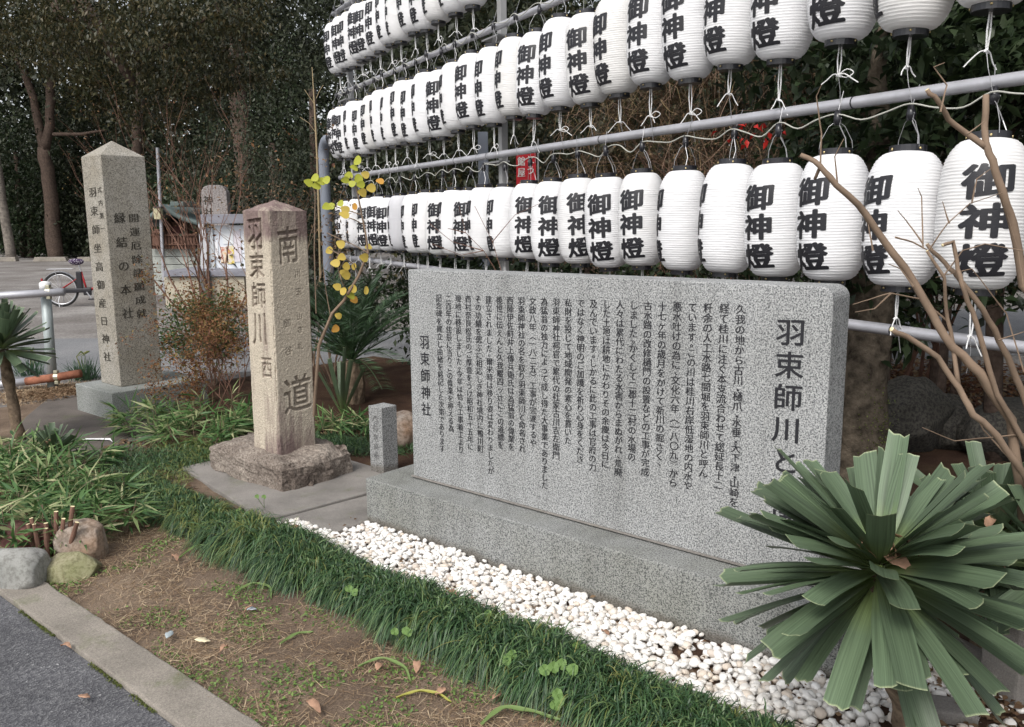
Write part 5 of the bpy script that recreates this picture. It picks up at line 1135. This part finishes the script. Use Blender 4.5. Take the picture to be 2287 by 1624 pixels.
it = [('神', Vector((o_.x-.12, Yt-.002, zt_-.30)), .2, .2), ('社', Vector((o_.x-.12, Yt-.002, zt_-.55)), .2, .2)]; lettering('incised_characters', it, M['carve'], t, Vector((1, 0, 0)), Vector((0, 0, 1)), Vector((0, -1, 0)), .02, .002, 3)
Yh = 19.5; t = thing('small_shrine', 'little wooden shrine with curved green copper roof on a pale stone block base', 'shrine', (A(400, 650, Yh).x, Yh, 0)); o_ = t.location
for i, (y0, y1, x0) in enumerate(((555, 572, 338), (573, 590, 335), (591, 608, 332), (609, 626, 330), (627, 645, 328))):
    mb = MBo(o_)
    bx(mb, x0, 366, y0, y1+.7, Yh-.6, .6); bx(mb, 366.3, 452, y0, y1+.7, Yh-.58, 2.2); mb.build('base_course', M['whiteblock'], t, bevel=.012)
mb = MBo(o_); bx(mb, 325, 367, 646, 656, Yh-.8, 1.5, zmin=-.05); mb.build('step', M['whiteblock'], t)
wood = flat('brown_shrine_wood', (.13, .07, .05), .7, .2, 0, .3, 20); mb = MBo(o_); bx(mb, 366, 440, 495, 555, Yh+.1, 1.0); wb_ = mb.build('wall', wood, t)
mb = MBo(o_); bx(mb, 384, 402, 505, 535, Yh+.06, .05); mb.build('door', flat('dark_red_door', (.10, .025, .02)), t)
for x in (362, 376, 410, 438): mb = MBo(o_); bx(mb, x, x+4, 498, 555, Yh+.0, .08); mb.build('column', wood, t)
mb = MB(); V = []; nx, ny = 10, 5; xl, xr, xm = A(332, 520, Yh).x-o_.x, A(448, 520, Yh).x-o_.x+.5, A(396, 480, Yh).x-o_.x; ze, zr = A(340, 500, Yh).z, A(396, 458, Yh).z
for j in range(ny+1):
    for i in range(nx+1):
        f = i/nx*2-1; x = xm+(f*(xm-xl) if f < 0 else f*(xr-xm)); z = ze+(zr-ze)*(1-abs(f))**1.6+.03*abs(f)**6; V.append((x, -.9+2.4*j/ny, z))
Fc = [(j*(nx+1)+i, j*(nx+1)+i+1, (j+1)*(nx+1)+i+1, (j+1)*(nx+1)+i) for j in range(ny) for i in range(nx)]
bm = bmesh.new(); me = arr_mesh('roof', V, Fc, True); bm.from_mesh(me); bmesh.ops.solidify(bm, geom=bm.faces[:], thickness=.09); bm.to_mesh(me); bm.free(); rf = link('roof', me, flat('green_copper', (.12, .155, .15), .6, .3, 0, .2, 6), t)
mb = MBo(o_); bx(mb, 380, 410, 450, 461, Yh-1.0, 2.6); mb.build('ridge', flat('ridge_copper', (.13, .17, .16)), rf, bevel=.02)
mb = MBo(o_)
for i in range(15):
    x = 334+i*7; bx(mb, x, x+2.4, 522, 556, Yh-.75, .05); mb.build('fence_slat', wood, t); mb = MBo(o_)
for y in (524, 545): mb = MBo(o_); bx(mb, 332, 440, y, y+3, Yh-.80, .04); mb.build('fence_rail', wood, t)
mb = MBo(o_); bx(mb, 338, 360, 516, 522, Yh-.9, .3); bx(mb, 344, 354, 512, 517, Yh-.85, .2); bx(mb, 342, 356, 521, 550, Yh-.85, .2); mb.build('offering_post', wood, t, bevel=.02)
t = thing('lamp_pole', 'thin grey pole carrying a cream box lamp beside the little shrine', 'lamp', (A(360, 560, 18.6).x, 18.6, 0)); o_ = t.location; mb = MB(); mb.tube([(0, 0, 0), (A(357, 400, 18.6).x-o_.x, 0, A(357, 330, 18.6).z)], .035, 8); mb.build('pole', M['pipe'], t)
mb = MBo(o_); bx(mb, 344, 357, 464, 490, 18.45, .14, 0, 1.1); mb.build('lamp_box', flat('cream_lamp', (.50, .46, .30)), t, bevel=.01); mb = MBo(o_); bx(mb, 342, 359, 461, 464.5, 18.42, .2); mb.build('lamp_roof', M['steel_dark'], t)
# wheel stops at back of the lot
for i, (x0, x1) in enumerate(((-60, -5), (0, 38), (80, 150), (176, 205), (212, 260))):
    P = G((x0+x1)/2, 584); w_ = (G(x1, 584)-G(x0, 584)).x; mb = MB(); mb.box((0, 0, .10), (w_*.96, .3, .2), 0, 0, .9); o = mb.build('concrete_block', M['kerb'], loc=P, bevel=.02)
    tag(o, ['low concrete kerb block farthest left under the dark trees', 'low concrete kerb block at left beneath the trees', 'low concrete kerb block in front of the forked trunk', 'short concrete kerb block behind the bicycle saddle', 'concrete kerb block beside the tall pillar in the distance'][i], 'kerb block', 'concrete blocks edging the gravel lot')
# ------------------------------------------------------------------ trees
def crown_pts(clumps, per):
    C = []; D = []
    for (c, r, k) in clumps:
        n = int(per*k); v = unit(rng.normal(size=(n, 3)))*(rng.random((n, 1))**(1/2.6)); v = v*np.array(r)
        # sub clumps for light and dark masses
        m = max(3, n//90); sc = unit(rng.normal(size=(m, 3)))*(rng.random((m, 1))**.4)*np.array(r)
        idx = rng.integers(m, size=n); w_ = rng.random((n, 1)) < .8
        v = np.where(w_, sc[idx]+rng.normal(size=(n, 3))*np.array(r)*.13, v)
        C.append(np.array(c)+v); D.append(rng.normal(size=(n, 3))+np.array([0, 0, -.3]))
    return np.concatenate(C), np.concatenate(D)
def tree(label, base, trunks, clumps, lsz, per, mat, bark='bark', group=None, name='tree'):
    t = thing(name, label, 'tree', base, 0, group); b = Vector(base)
    mb = MB()
    for pts, rr in trunks:
        pts = [Vector(p)-b for p in pts]; q = []; rq = []
        for i in range(len(pts)-1):
            for k in range(3): q.append(pts[i].lerp(pts[i+1], k/3)+Vector((random.uniform(-1, 1), random.uniform(-1, 1), 0))*rr[0]*.12); rq.append(rr[0]+(rr[1]-rr[0])*(i+k/3)/(len(pts)-1))
        q.append(pts[-1]); rq.append(rr[1]); mb.tube(q, rq, 10, 0, .07)
    mb.build('trunk', M[bark], t, True)
    C, D = crown_pts([((c[0]-b.x, c[1]-b.y, c[2]-b.z), r, k) for c, r, k in clumps], per)
    leaves('crown', C, D, rng.uniform(*lsz, len(C)), rng.uniform(lsz[0]*.42, lsz[1]*.5, len(C)), M[mat], t, .12)
    return t
def TA_(pts, Y): return [A(x, y, Y) for x, y in pts]
Yb = 41.0
tree('forked tree with pale grey left limb and split trunk standing left of the tall pillar', A(127, 588, Yb), [(TA_([(127, 592), (118, 500), (108, 400), (98, 330)], Yb), (.36, .28)), (TA_([(98, 335), (88, 290), (75, 220), (50, 150), (15, 95), (0, 60)], Yb), (.22, .10)), (TA_([(100, 335), (112, 280), (112, 200), (120, 130), (150, 60)], Yb), (.24, .14)), (TA_([(108, 300), (180, 300), (240, 290)], Yb), (.10, .05))],
     [(A(40, 60, Yb), (4, 3, 2.2), .8), (A(160, 120, Yb), (3, 3, 3), .8), (A(220, 60, Yb), (3.5, 3, 3), .8)], (.16, .34), 2600, 'olive', 'bark', 'trees at the back of the lot')
tree('straight brown tree rising directly behind the tall pillar', A(318, 588, 38), [(TA_([(322, 595), (312, 480), (306, 340), (304, 285), (314, 215), (312, 100), (320, -40)], 38), (.26, .16))], [(A(320, 60, 38), (4.5, 3, 3.6), 1.2), (A(300, 190, 39), (3.2, 2.5, 2.2), .8)], (.16, .32), 3600, 'olive', 'bark', 'trees at the back of the lot')
tree('tall dark tree with leaning limb above the middle of the wood', A(540, 590, 30), [(TA_([(555, 600), (548, 400), (530, 220), (528, 120), (545, 0), (552, -80)], 30), (.34, .24)), (TA_([(530, 200), (500, 120), (492, 40), (480, -40)], 30), (.14, .08))], [(A(560, 100, 31), (3.2, 3, 3.2), 1.0), (A(460, 40, 30), (2.8, 2, 2.2), .9), (A(640, 60, 32), (2.6, 2, 2.6), .9)], (.14, .28), 3800, 'evergreen_far', 'bark', 'trees at the back of the lot')
tree('slender pale trunk at the far left edge of the wood', A(20, 588, 40), [(TA_([(28, 590), (14, 500), (2, 420), (-14, 300)], 40), (.24, .15))], [(A(-60, 230, 40), (4, 3, 4), 1.0)], (.16, .32), 2600, 'evergreen_far', 'bark_grey', 'trees at the back of the lot')
# far shrubs and evergreen masses: one object each
ev = [(60, 470, 43, 3.4, 2.4), (190, 480, 43, 3.4, 2.2), (270, 430, 42.5, 2.8, 3.0), (400, 500, 36, 3.2, 2.4), (420, 380, 38, 3.4, 3.2), (520, 430, 32, 2.6, 3.0), (600, 320, 28, 2.2, 3.0), (640, 440, 22, 2.0, 2.4), (690, 200, 26, 2.4, 3.4), (30, 340, 44, 3.6, 3.0), (190, 300, 44, 3.6, 3.4), (650, 560, 18, 1.8, 1.2)]
for i, (px, py, Y, rx, rz_) in enumerate(ev):
    c = A(px, py, Y); lab = 'dark evergreen tree %s' % ['low at the left end of the wood', 'behind the bicycle', 'rising just left of the tall pillar apex', 'behind the little shrine', 'above the little shrine roof', 'behind the stone stele', 'upper part left of the top lanterns', 'just left of the grey end post', 'touching the top left lanterns', 'with mid height crown at the left edge', 'between the two limbs of the forked trunk', 'low behind the old stone'][i]
    gr = Vector((c.x, c.y, 0)); tree(lab, gr, [([gr, Vector((c.x+.1, c.y, c.z))], (.2, .1))], [(c, (rx, 2.0, rz_), 1.0), (c-Vector((0, 0, rz_*.9)), (rx*.9, 1.6, rz_*.7), .5)], (.12, .30) if Y > 30 else (.07, .17), 4200, 'evergreen_far' if i % 3 else 'evergreen', 'bark', 'evergreen trees of the wood', 'evergreen_tree')
# dense wood far behind reads as one mass
C, D = crown_pts([(A(x, y, 50+(x % 7)), (5.5, 2.5, 4.5), 1.0) for x in range(-500, 3000, 110) for y in (520, 420, 310, 200)]+[(A(x, 90, 52), (5.5, 2.5, 3.8), .75) for x in range(-480, 3000, 130)]+[(A(x, 0, 52), (5.5, 2.5, 3.8), .6) for x in range(-480, 3000, 150)], 1150)
o = leaves('distant_wood', C, D, rng.uniform(.3, .6, len(C)), rng.uniform(.2, .4, len(C)), M['evergreen_far'], None, .12, 'stuff')
mb = MB(); V = []; nx = 60
for i in range(nx+1):
    x = -75+150*i/nx
    for j in range(6): f = j/5; V.append((x, 55+f*14, f*(7.0+2.2*mnoise.noise(Vector((x*.12, j*.4, 0))))))
for i in range(nx):
    for j in range(5): a = i*6+j; mb.f.append((a, a+6, a+7, a+1)); mb.m.append(0)
mb.v = V; tag(mb.build('wooded_hill', flat('forest_floor', (.018, .025, .014), .95, .1, 0, .5, 2), None, True), kind='structure')
# overhanging near boughs at the top
t0 = thing('overhanging_tree', 'near tree with dark leaning limb and olive brown foliage hanging across the top left', 'tree', (A(60, 580, 17).x-5.0, 16, 0)); b_ = t0.location
mb = MB(); mb.tube([(0, 0, 0), (.1, 0, 4), A(0, -160, 17)-b_], [.4, .34, .3], 10, 0, .06)
mb.tube([A(0, -160, 17)-b_, A(165, -10, 17)-b_, A(215, 60, 17)-b_, A(262, 130, 17)-b_, A(300, 190, 17)-b_], [.3, .2, .16, .12, .07], 10, 0, .06); mb.tube([A(100, -60, 17)-b_, A(130, 40, 16.5)-b_, A(170, 50, 16.5)-b_], [.10, .05, .03], 8)
mb.tube([A(262, 130, 17)-b_, A(380, 100, 16.5)-b_, A(460, 40, 16)-b_], [.07, .05, .03], 8); mb.build('trunk', M['bark'], t0, True)
cl = [(A(x, y, Y)-b_, (r, .9, r*.62), 1.0) for x, y, Y, r in ((40, 25, 16, 1.2), (150, 60, 16.5, 1.0), (240, 30, 16, 1.1), (330, 60, 15.5, 1.1), (420, 90, 16, 1.1), (500, 60, 16.5, 1.0), (370, 150, 16.5, .9), (470, 170, 17, .8), (300, 130, 17, .8), (400, 20, 15.5, 1.2), (520, 10, 16, 1.0), (80, 110, 17, .8), (560, 150, 17.5, .7), (430, 230, 17, .7), (330, 230, 17.5, .7))]
C, D = crown_pts([(tuple(c), r, k) for c, r, k in cl], 1000); D[:, 2] -= .8
leaves('crown', C, D, rng.uniform(.07, .13, len(C)), rng.uniform(.03, .055, len(C)), M['olive'], t0, .12)
# ------------------------------------------------------------------ behind the lanterns
def ftree(label, t, off, zc, r, per, lsz, mat, n=1.0, cl=None, bark='bark', name='evergreen_tree', rt=.055):
    b = F(t, off, 0); c = F(t, off, zc); k = cl or [((0, 0, 0), 1.0)]
    tree(label, b, [([b, F(t+.1, off, zc*.5), F(t-.05, off, zc*1.3)], (rt, rt*.5))], [((c.x+d[0], c.y+d[1], c.z+d[2]), (r[0]*s, r[1]*s, r[2]*s), s) for d, s in k], lsz, int(per*n), mat, bark, 'trees behind the lantern rack', name)
ftree('glossy dark evergreen behind the rightmost lanterns', -3.6, 1.9, 2.5, (1.0, .8, 1.5), 9000, (.07, .15), 'evergreen')
ftree('dark evergreen behind the right third of the lantern rows', -2.3, 2.1, 2.9, (1.1, .8, 1.5), 9000, (.07, .15), 'evergreen')
ftree('dark evergreen rising behind the right half of the middle row', -.9, 2.6, 3.6, (1.2, .9, 1.4), 8000, (.07, .15), 'evergreen')
ftree('dark evergreen hanging over the top right corner', -4.6, 2.4, 3.4, (1.4, 1.0, 1.4), 7000, (.08, .15), 'evergreen')
ftree('low evergreen behind the monument top and bottom lantern row', -.6, 2.6, 1.3, (1.3, .7, .75), 5200, (.05, .12), 'evergreen')
ftree('low evergreen bush behind left half of the bottom lantern row', 1.5, 1.6, .85, (1.2, .7, .75), 5600, (.05, .11), 'evergreen')
ftree('evergreen bush between the sago palm and the lantern rack', 2.9, .9, .75, (.8, .6, .7), 4200, (.05, .10), 'evergreen')
ftree('dark evergreen tree beyond the twiggy hedge', 1.6, 5.2, 3.4, (2.6, 1.2, 2.4), 12000, (.08, .18), 'evergreen_far')
ftree('dark evergreen tree behind the left end of lantern rows', 5.6, 2.6, 3.2, (1.8, 1.2, 2.6), 10000, (.07, .16), 'evergreen_far')
ftree('tall dark evergreen beyond the middle of the rack', -.4, 6.5, 4.2, (2.8, 1.4, 2.6), 12000, (.08, .18), 'evergreen_far')
ftree('tall dark evergreen beyond the right end of the rack', -4.2, 6.0, 4.0, (3.2, 1.4, 3.0), 12000, (.08, .18), 'evergreen')
ftree('bushy evergreen low beyond the lane at the right edge', -5.6, 4.8, 2.1, (1.6, 1.2, 1.2), 6000, (.07, .14), 'evergreen')
for i, (tt_, off, h) in enumerate(((2.6, 2.6, 2.6), (1.2, 2.4, 2.9), (.1, 2.6, 3.0), (-.8, 3.4, 2.8), (3.6, 2.9, 2.4))):
    b = F(tt_, off, 0); shrub('twiggy_tree', ['tangled bare brown twigs behind the left lanterns', 'tangled bare brown twigs behind the middle of the lantern rows', 'bare twiggy tree behind the red banner', 'bare twiggy tree right of the red banner', 'bare brown twigs behind the leftmost lanterns'][i], 'tree', b,
        [(random.uniform(-.9, .9), random.uniform(-.5, .5), h*random.uniform(.75, 1.0), random.uniform(-.2, .2)) for _ in range(7)], 40+i, 'twig_red' if i % 2 else 'twig', 'brownleaf', 4, .018, (.02, .05), 2, 'bare twiggy trees behind the rack', .6, (2, 4), .08, 'dry_leaves')
for i, (px, py, Y, rx, rz_, mt) in enumerate(((1000, 330, 17, 1.6, 2.2, 'olive'), (1180, 250, 19, 2.0, 2.4, 'evergreen_far'), (1330, 380, 15, 1.6, 1.6, 'olive'), (1420, 200, 20, 2.2, 2.6, 'evergreen_far'), (1560, 340, 16, 1.6, 1.9, 'evergreen'), (1680, 150, 20, 2.3, 2.6, 'evergreen_far'), (1850, 330, 16, 2.0, 2.2, 'evergreen_far'), (2100, 330, 17, 2.2, 2.4, 'evergreen'), (2350, 300, 18, 2.4, 2.8, 'evergreen_far'), (1200, 60, 21, 2.4, 2.0, 'olive'), (980, 120, 21, 2.2, 2.4, 'evergreen_far'), (1500, 20, 21, 2.6, 2.0, 'evergreen_far'))):
    c = A(px, py, Y); g_ = Vector((c.x, c.y, 0))
    tree('bushy tree beyond the lane seen %s' % ['left of the square upright', 'behind the square upright', 'below the middle row near the red banner', 'behind the middle row centre', 'above the bottom row centre', 'behind the upper lanterns at right', 'right of the red leaves', 'behind the rightmost bottom lanterns', 'past the right end of the rack', 'behind the top row right end', 'behind the top row centre', 'highest above the middle row'][i], g_, [([g_, Vector((c.x+.1, c.y, c.z))], (.16, .08))], [(c, (rx, 1.3, rz_), 1.0), (c-Vector((0, 0, rz_*.8)), (rx*.9, 1.2, rz_*.7), .5)], (.09, .20), 5200, mt, 'bark', 'trees beyond the lane')
C, D = crown_pts([(F(t_, 3.2, z_), (1.3, .6, .7), 1.0) for t_ in (.5, 1.6, 2.8) for z_ in (2.0, 3.0)], 1000); D[:, 2] *= .4
blades('twig_tangle', C, D, rng.uniform(.2, .6, len(C)), rng.uniform(.004, .008, len(C)), rng.uniform(-.3, .6, len(C)), leafmat('twig_strands', [(.10, .06, .04), (.20, .13, .09), (.16, .12, .05)], .8, .0), None, 4, 'stuff', .6)
# red leaves spot
P = A(1690, 300, 6.6); t = thing('red_leaf_spray', 'bright red leaves glowing among the dark evergreen above the bottom row', 'foliage', P); C = rng.normal(size=(20, 3))*np.array([.10, .04, .035]); leaves('leaf_cluster', C,  rng.normal(size=(20, 3)), .07, .04, leafmat('red_leaf', [(.5, .02, .02), (.65, .04, .03)], .5), t)['kind'] = 'stuff'
# trunk behind the slab's right end, ivy, boulders, stakes
b = G(1908, 1130); bt = A(1915, 640, b.y+.1)
t = thing('mossy_tree', 'rough mossy trunk standing right behind the right end of the granite slab', 'tree', b); mb = MB(); pts = [Vector((0, 0, -.05))]+[Vector((.02*math.sin(i*1.7), 0, i*.22)) for i in range(1, 12)]; mb.tube(pts, [.18, .15, .14, .13, .125, .12, .10, .08, .06, .05, .04, .03], 18, 0, .10); mb.build('trunk', flat('mossy_bark', (.10, .082, .062), .95, .1, 0, .65, 18, 1.0, 45), t, True)
C, D = crown_pts([((.05, 0, 1.1), (.28, .2, .35), 1), ((.0, 0, 1.6), (.5, .4, .6), 4), ((.0, 0, 2.4), (.7, .5, .6), 3)], 300); leaves('crown', C, D, rng.uniform(.06, .13, len(C)), .04, M['evergreen'], t, .12)
C = rng.normal(size=(400, 3))*np.array([.05, .03, .12])+np.array([.03, -.13, .42]); leaves('moss_patch', C, rng.normal(size=(400, 3)), .012, .008, leafmat('bright_moss', [(.08, .11, .02), (.13, .16, .03)]), t)['kind'] = 'stuff'
rock('boulder', 'dark sloping boulder right of the mossy trunk', 'boulder', G(2010, 1010, 0), (.75, .55, .62), .3, M['boulder'], 41, .14, True)
rock('boulder', 'dark rounded boulder in the middle above the large yucca', 'boulder', G(2110, 1000, 0), (.5, .45, .42), .8, M['boulder'], 47, .12, True)
rock('boulder', 'almost black boulder at the right edge behind pruned branches', 'boulder', G(2270, 1020, 0), (.8, .6, .46), .1, M['boulder'], 53, .12)
for i, (x, y0, y1) in enumerate(((1975, 720, 905), (2095, 690, 960), (2128, 745, 930), (2080, 800, 900))):
    P = G(x, y1); mb = MB(); mb.tube([(0, 0, -.05), (.0, 0, A(x, y0, P.y).z)], [.035, .03], 9, 0, .06); tag(mb.build('wooden_stake', M['bark'], loc=P), 'dark wooden stake standing in leaf litter %s' % ['just right of the mossy trunk', 'in the middle behind the pruned branches', 'right of the taller middle stake', 'shortest one between the others'][i], 'stake', 'stakes in the leaf litter')
for px, py, sc, lab in ((1975, 700, .5, 'broad dark leaves hanging by the pipe right of the mossy trunk'), (2200, 620, .6, 'dark leafy branch hanging over the lane at right')):
    P = A(px, py-70, 4.6); shrub('leafy_branch', lab, 'branch', P, [(.25*sc, 0, -.6*sc, 0), (-.2*sc, 0, -.5*sc, 0), (.5*sc, 0, -.3*sc, 0), (0, 0, -.7*sc, 0)], int(px), 'twig_red', 'evergreen', 2, .006, (.07, .13), 5, None, .5, (2, 3), .06)
rock('boulder', 'small brown boulder right behind the marker post', 'boulder', G(893, 1000, 0), (.40, .3, .30), .3, M['rock_mix'], 61, .12)
# pruned branches of the shrub at right
Yp = 2.42
pt = thing('pruned_shrub', 'bare pruned shrub with pale cut ends reaching up in front of the rightmost lanterns', 'shrub', A(2330, 1300, Yp)-Vector((0, 0, 0))); o_ = pt.location; o_2 = Vector((o_.x, o_.y, 0)); pt.location = o_2
def pb_(pts, r0, r1, cut=True, dY=0.0, name='branch'):
    r0 *= .86; r1 *= .80; pts = [(pts[i][0]+(random.uniform(-5, 5) if 0 < i < len(pts)-1 else 0), pts[i][1]) for i in range(len(pts))]
    q = [A(x, y, Yp+dY+.02*math.sin(i*1.3))-o_2 for i, (x, y) in enumerate(pts)]; pp = []
    for i in range(len(q)-1):
        for k in range(3): pp.append(q[i].lerp(q[i+1], k/3)+Vector((random.uniform(-1, 1), 0, random.uniform(-1, 1)))*r0*.25)
    pp.append(q[-1]); n = len(pp); mb = MB(); mb.tube(pp, [r0+(r1-r0)*i/(n-1) for i in range(n)], 9 if r0 > .004 else 4, 0, .07, True, 1 if cut else 0); mb.build(name, [M['twig'], M['cutwood']], pt, r0 > .004)
pb_([(2420, 1480), (2350, 1230), (2287, 1062), (2225, 975), (2178, 925), (2141, 868), (2091, 800), (2030, 752), (1991, 735)], .014, .009)
pb_([(2400, 1300), (2287, 1160), (2260, 940), (2187, 830), (2130, 775), (2078, 700), (2020, 600), (1935, 480), (1870, 410), (1832, 372), (1788, 346)], .020, .0085, dY=.05)
pb_([(2370, 1150), (2287, 880), (2230, 760), (2190, 690), (2130, 610), (2110, 590), (2070, 545)], .013, .007, dY=.09)
pb_([(2340, 700), (2287, 640), (2262, 500), (2240, 430), (2215, 360), (2203, 320), (2202, 212)], .017, .011, dY=.12)
pb_([(2205, 330), (2160, 300), (2120, 265), (2095, 225), (2070, 200)], .011, .008, dY=.12)
pb_([(2400, 1250), (2300, 1000), (2230, 880), (2180, 720), (2150, 650), (2140, 600), (2130, 540), (2105, 548)], .011, .006, dY=.02)
pb_([(2141, 868), (2122, 760), (2108, 690), (2105, 620), (2070, 560)], .008, .005, dY=.02)
pb_([(1832, 372), (1820, 400)], .006, .006, dY=.05)
for tw in ([(2120, 720), (2060, 668), (1990, 655), (1935, 670), (1905, 680)], [(1990, 655), (1950, 690), (1910, 697)], [(2000, 530), (2040, 540), (2070, 560), (2120, 500), (2170, 455), (2240, 430)], [(2062, 555), (2062, 440), (2050, 420)], [(2062, 545), (2025, 500), (2005, 470)], [(2120, 500), (2105, 450)], [(1832, 372), (1834, 300), (1825, 215), (1835, 190)], [(1870, 410), (1866, 350), (1885, 310)], [(2100, 250), (2110, 190), (2085, 150), (2110, 140)], [(2287, 640), (2270, 560), (2250, 480)], [(2287, 1060), (2200, 960), (2150, 870), (2130, 850)], [(2287, 970), (2180, 980), (2130, 985), (2060, 955)], [(2287, 830), (2250, 700), (2170, 600), (2090, 620)], [(1950, 560), (1940, 500), (1905, 450)], [(2170, 455), (2180, 400), (2215, 375)], [(2230, 760), (2290, 740)], [(2160, 300), (2200, 270)], [(2105, 620), (2150, 560), (2200, 545), (2287, 560)], [(2040, 640), (2010, 600), (1985, 590)]):
    pb_(tw, .0032, .0014, False, .04, 'twig')
# fine twigs in front of the bottom lanterns by the slab
t = thing('fine_twig_spray', 'fine dark twigs reaching up in front of the bottom lanterns behind the slab left end', 'branch', A(1130, 640, 4.75)); o_ = t.location; mb = MB()
for a in ([(1130, 640), (1080, 560), (1040, 520), (1025, 460)], [(1080, 560), (1010, 540), (960, 500)], [(1130, 640), (1100, 540), (1060, 460)], [(1040, 520), (1000, 510)], [(1100, 540), (1150, 480), (1205, 455)], [(1080, 560), (1030, 570), (965, 545)]): mb.tube([A(x, y, 4.75)-o_ for x, y in a], [.003]+[.0015]*(len(a)-1), 4)
mb.build('twigs', M['twig_red'], t)
# concrete blocks at the lower right
for x, y, sz, rz, lab in ((2110, 1612, (.16, .10, .07), -.3, 'small concrete kerb block half hidden under the large yucca'), (2262, 1560, (.14, .14, .30), .3, 'square concrete post at the lower right corner'), (2150, 1510, (.14, .3, .10), .4, 'grey stone edging block behind the yucca trunks')):
    P = G(x, y); mb = MB(); mb.box((0, 0, sz[2]/2-.01), sz, rz); tag(mb.build('concrete_block', M['slab'], loc=P, bevel=.01), lab, 'block')
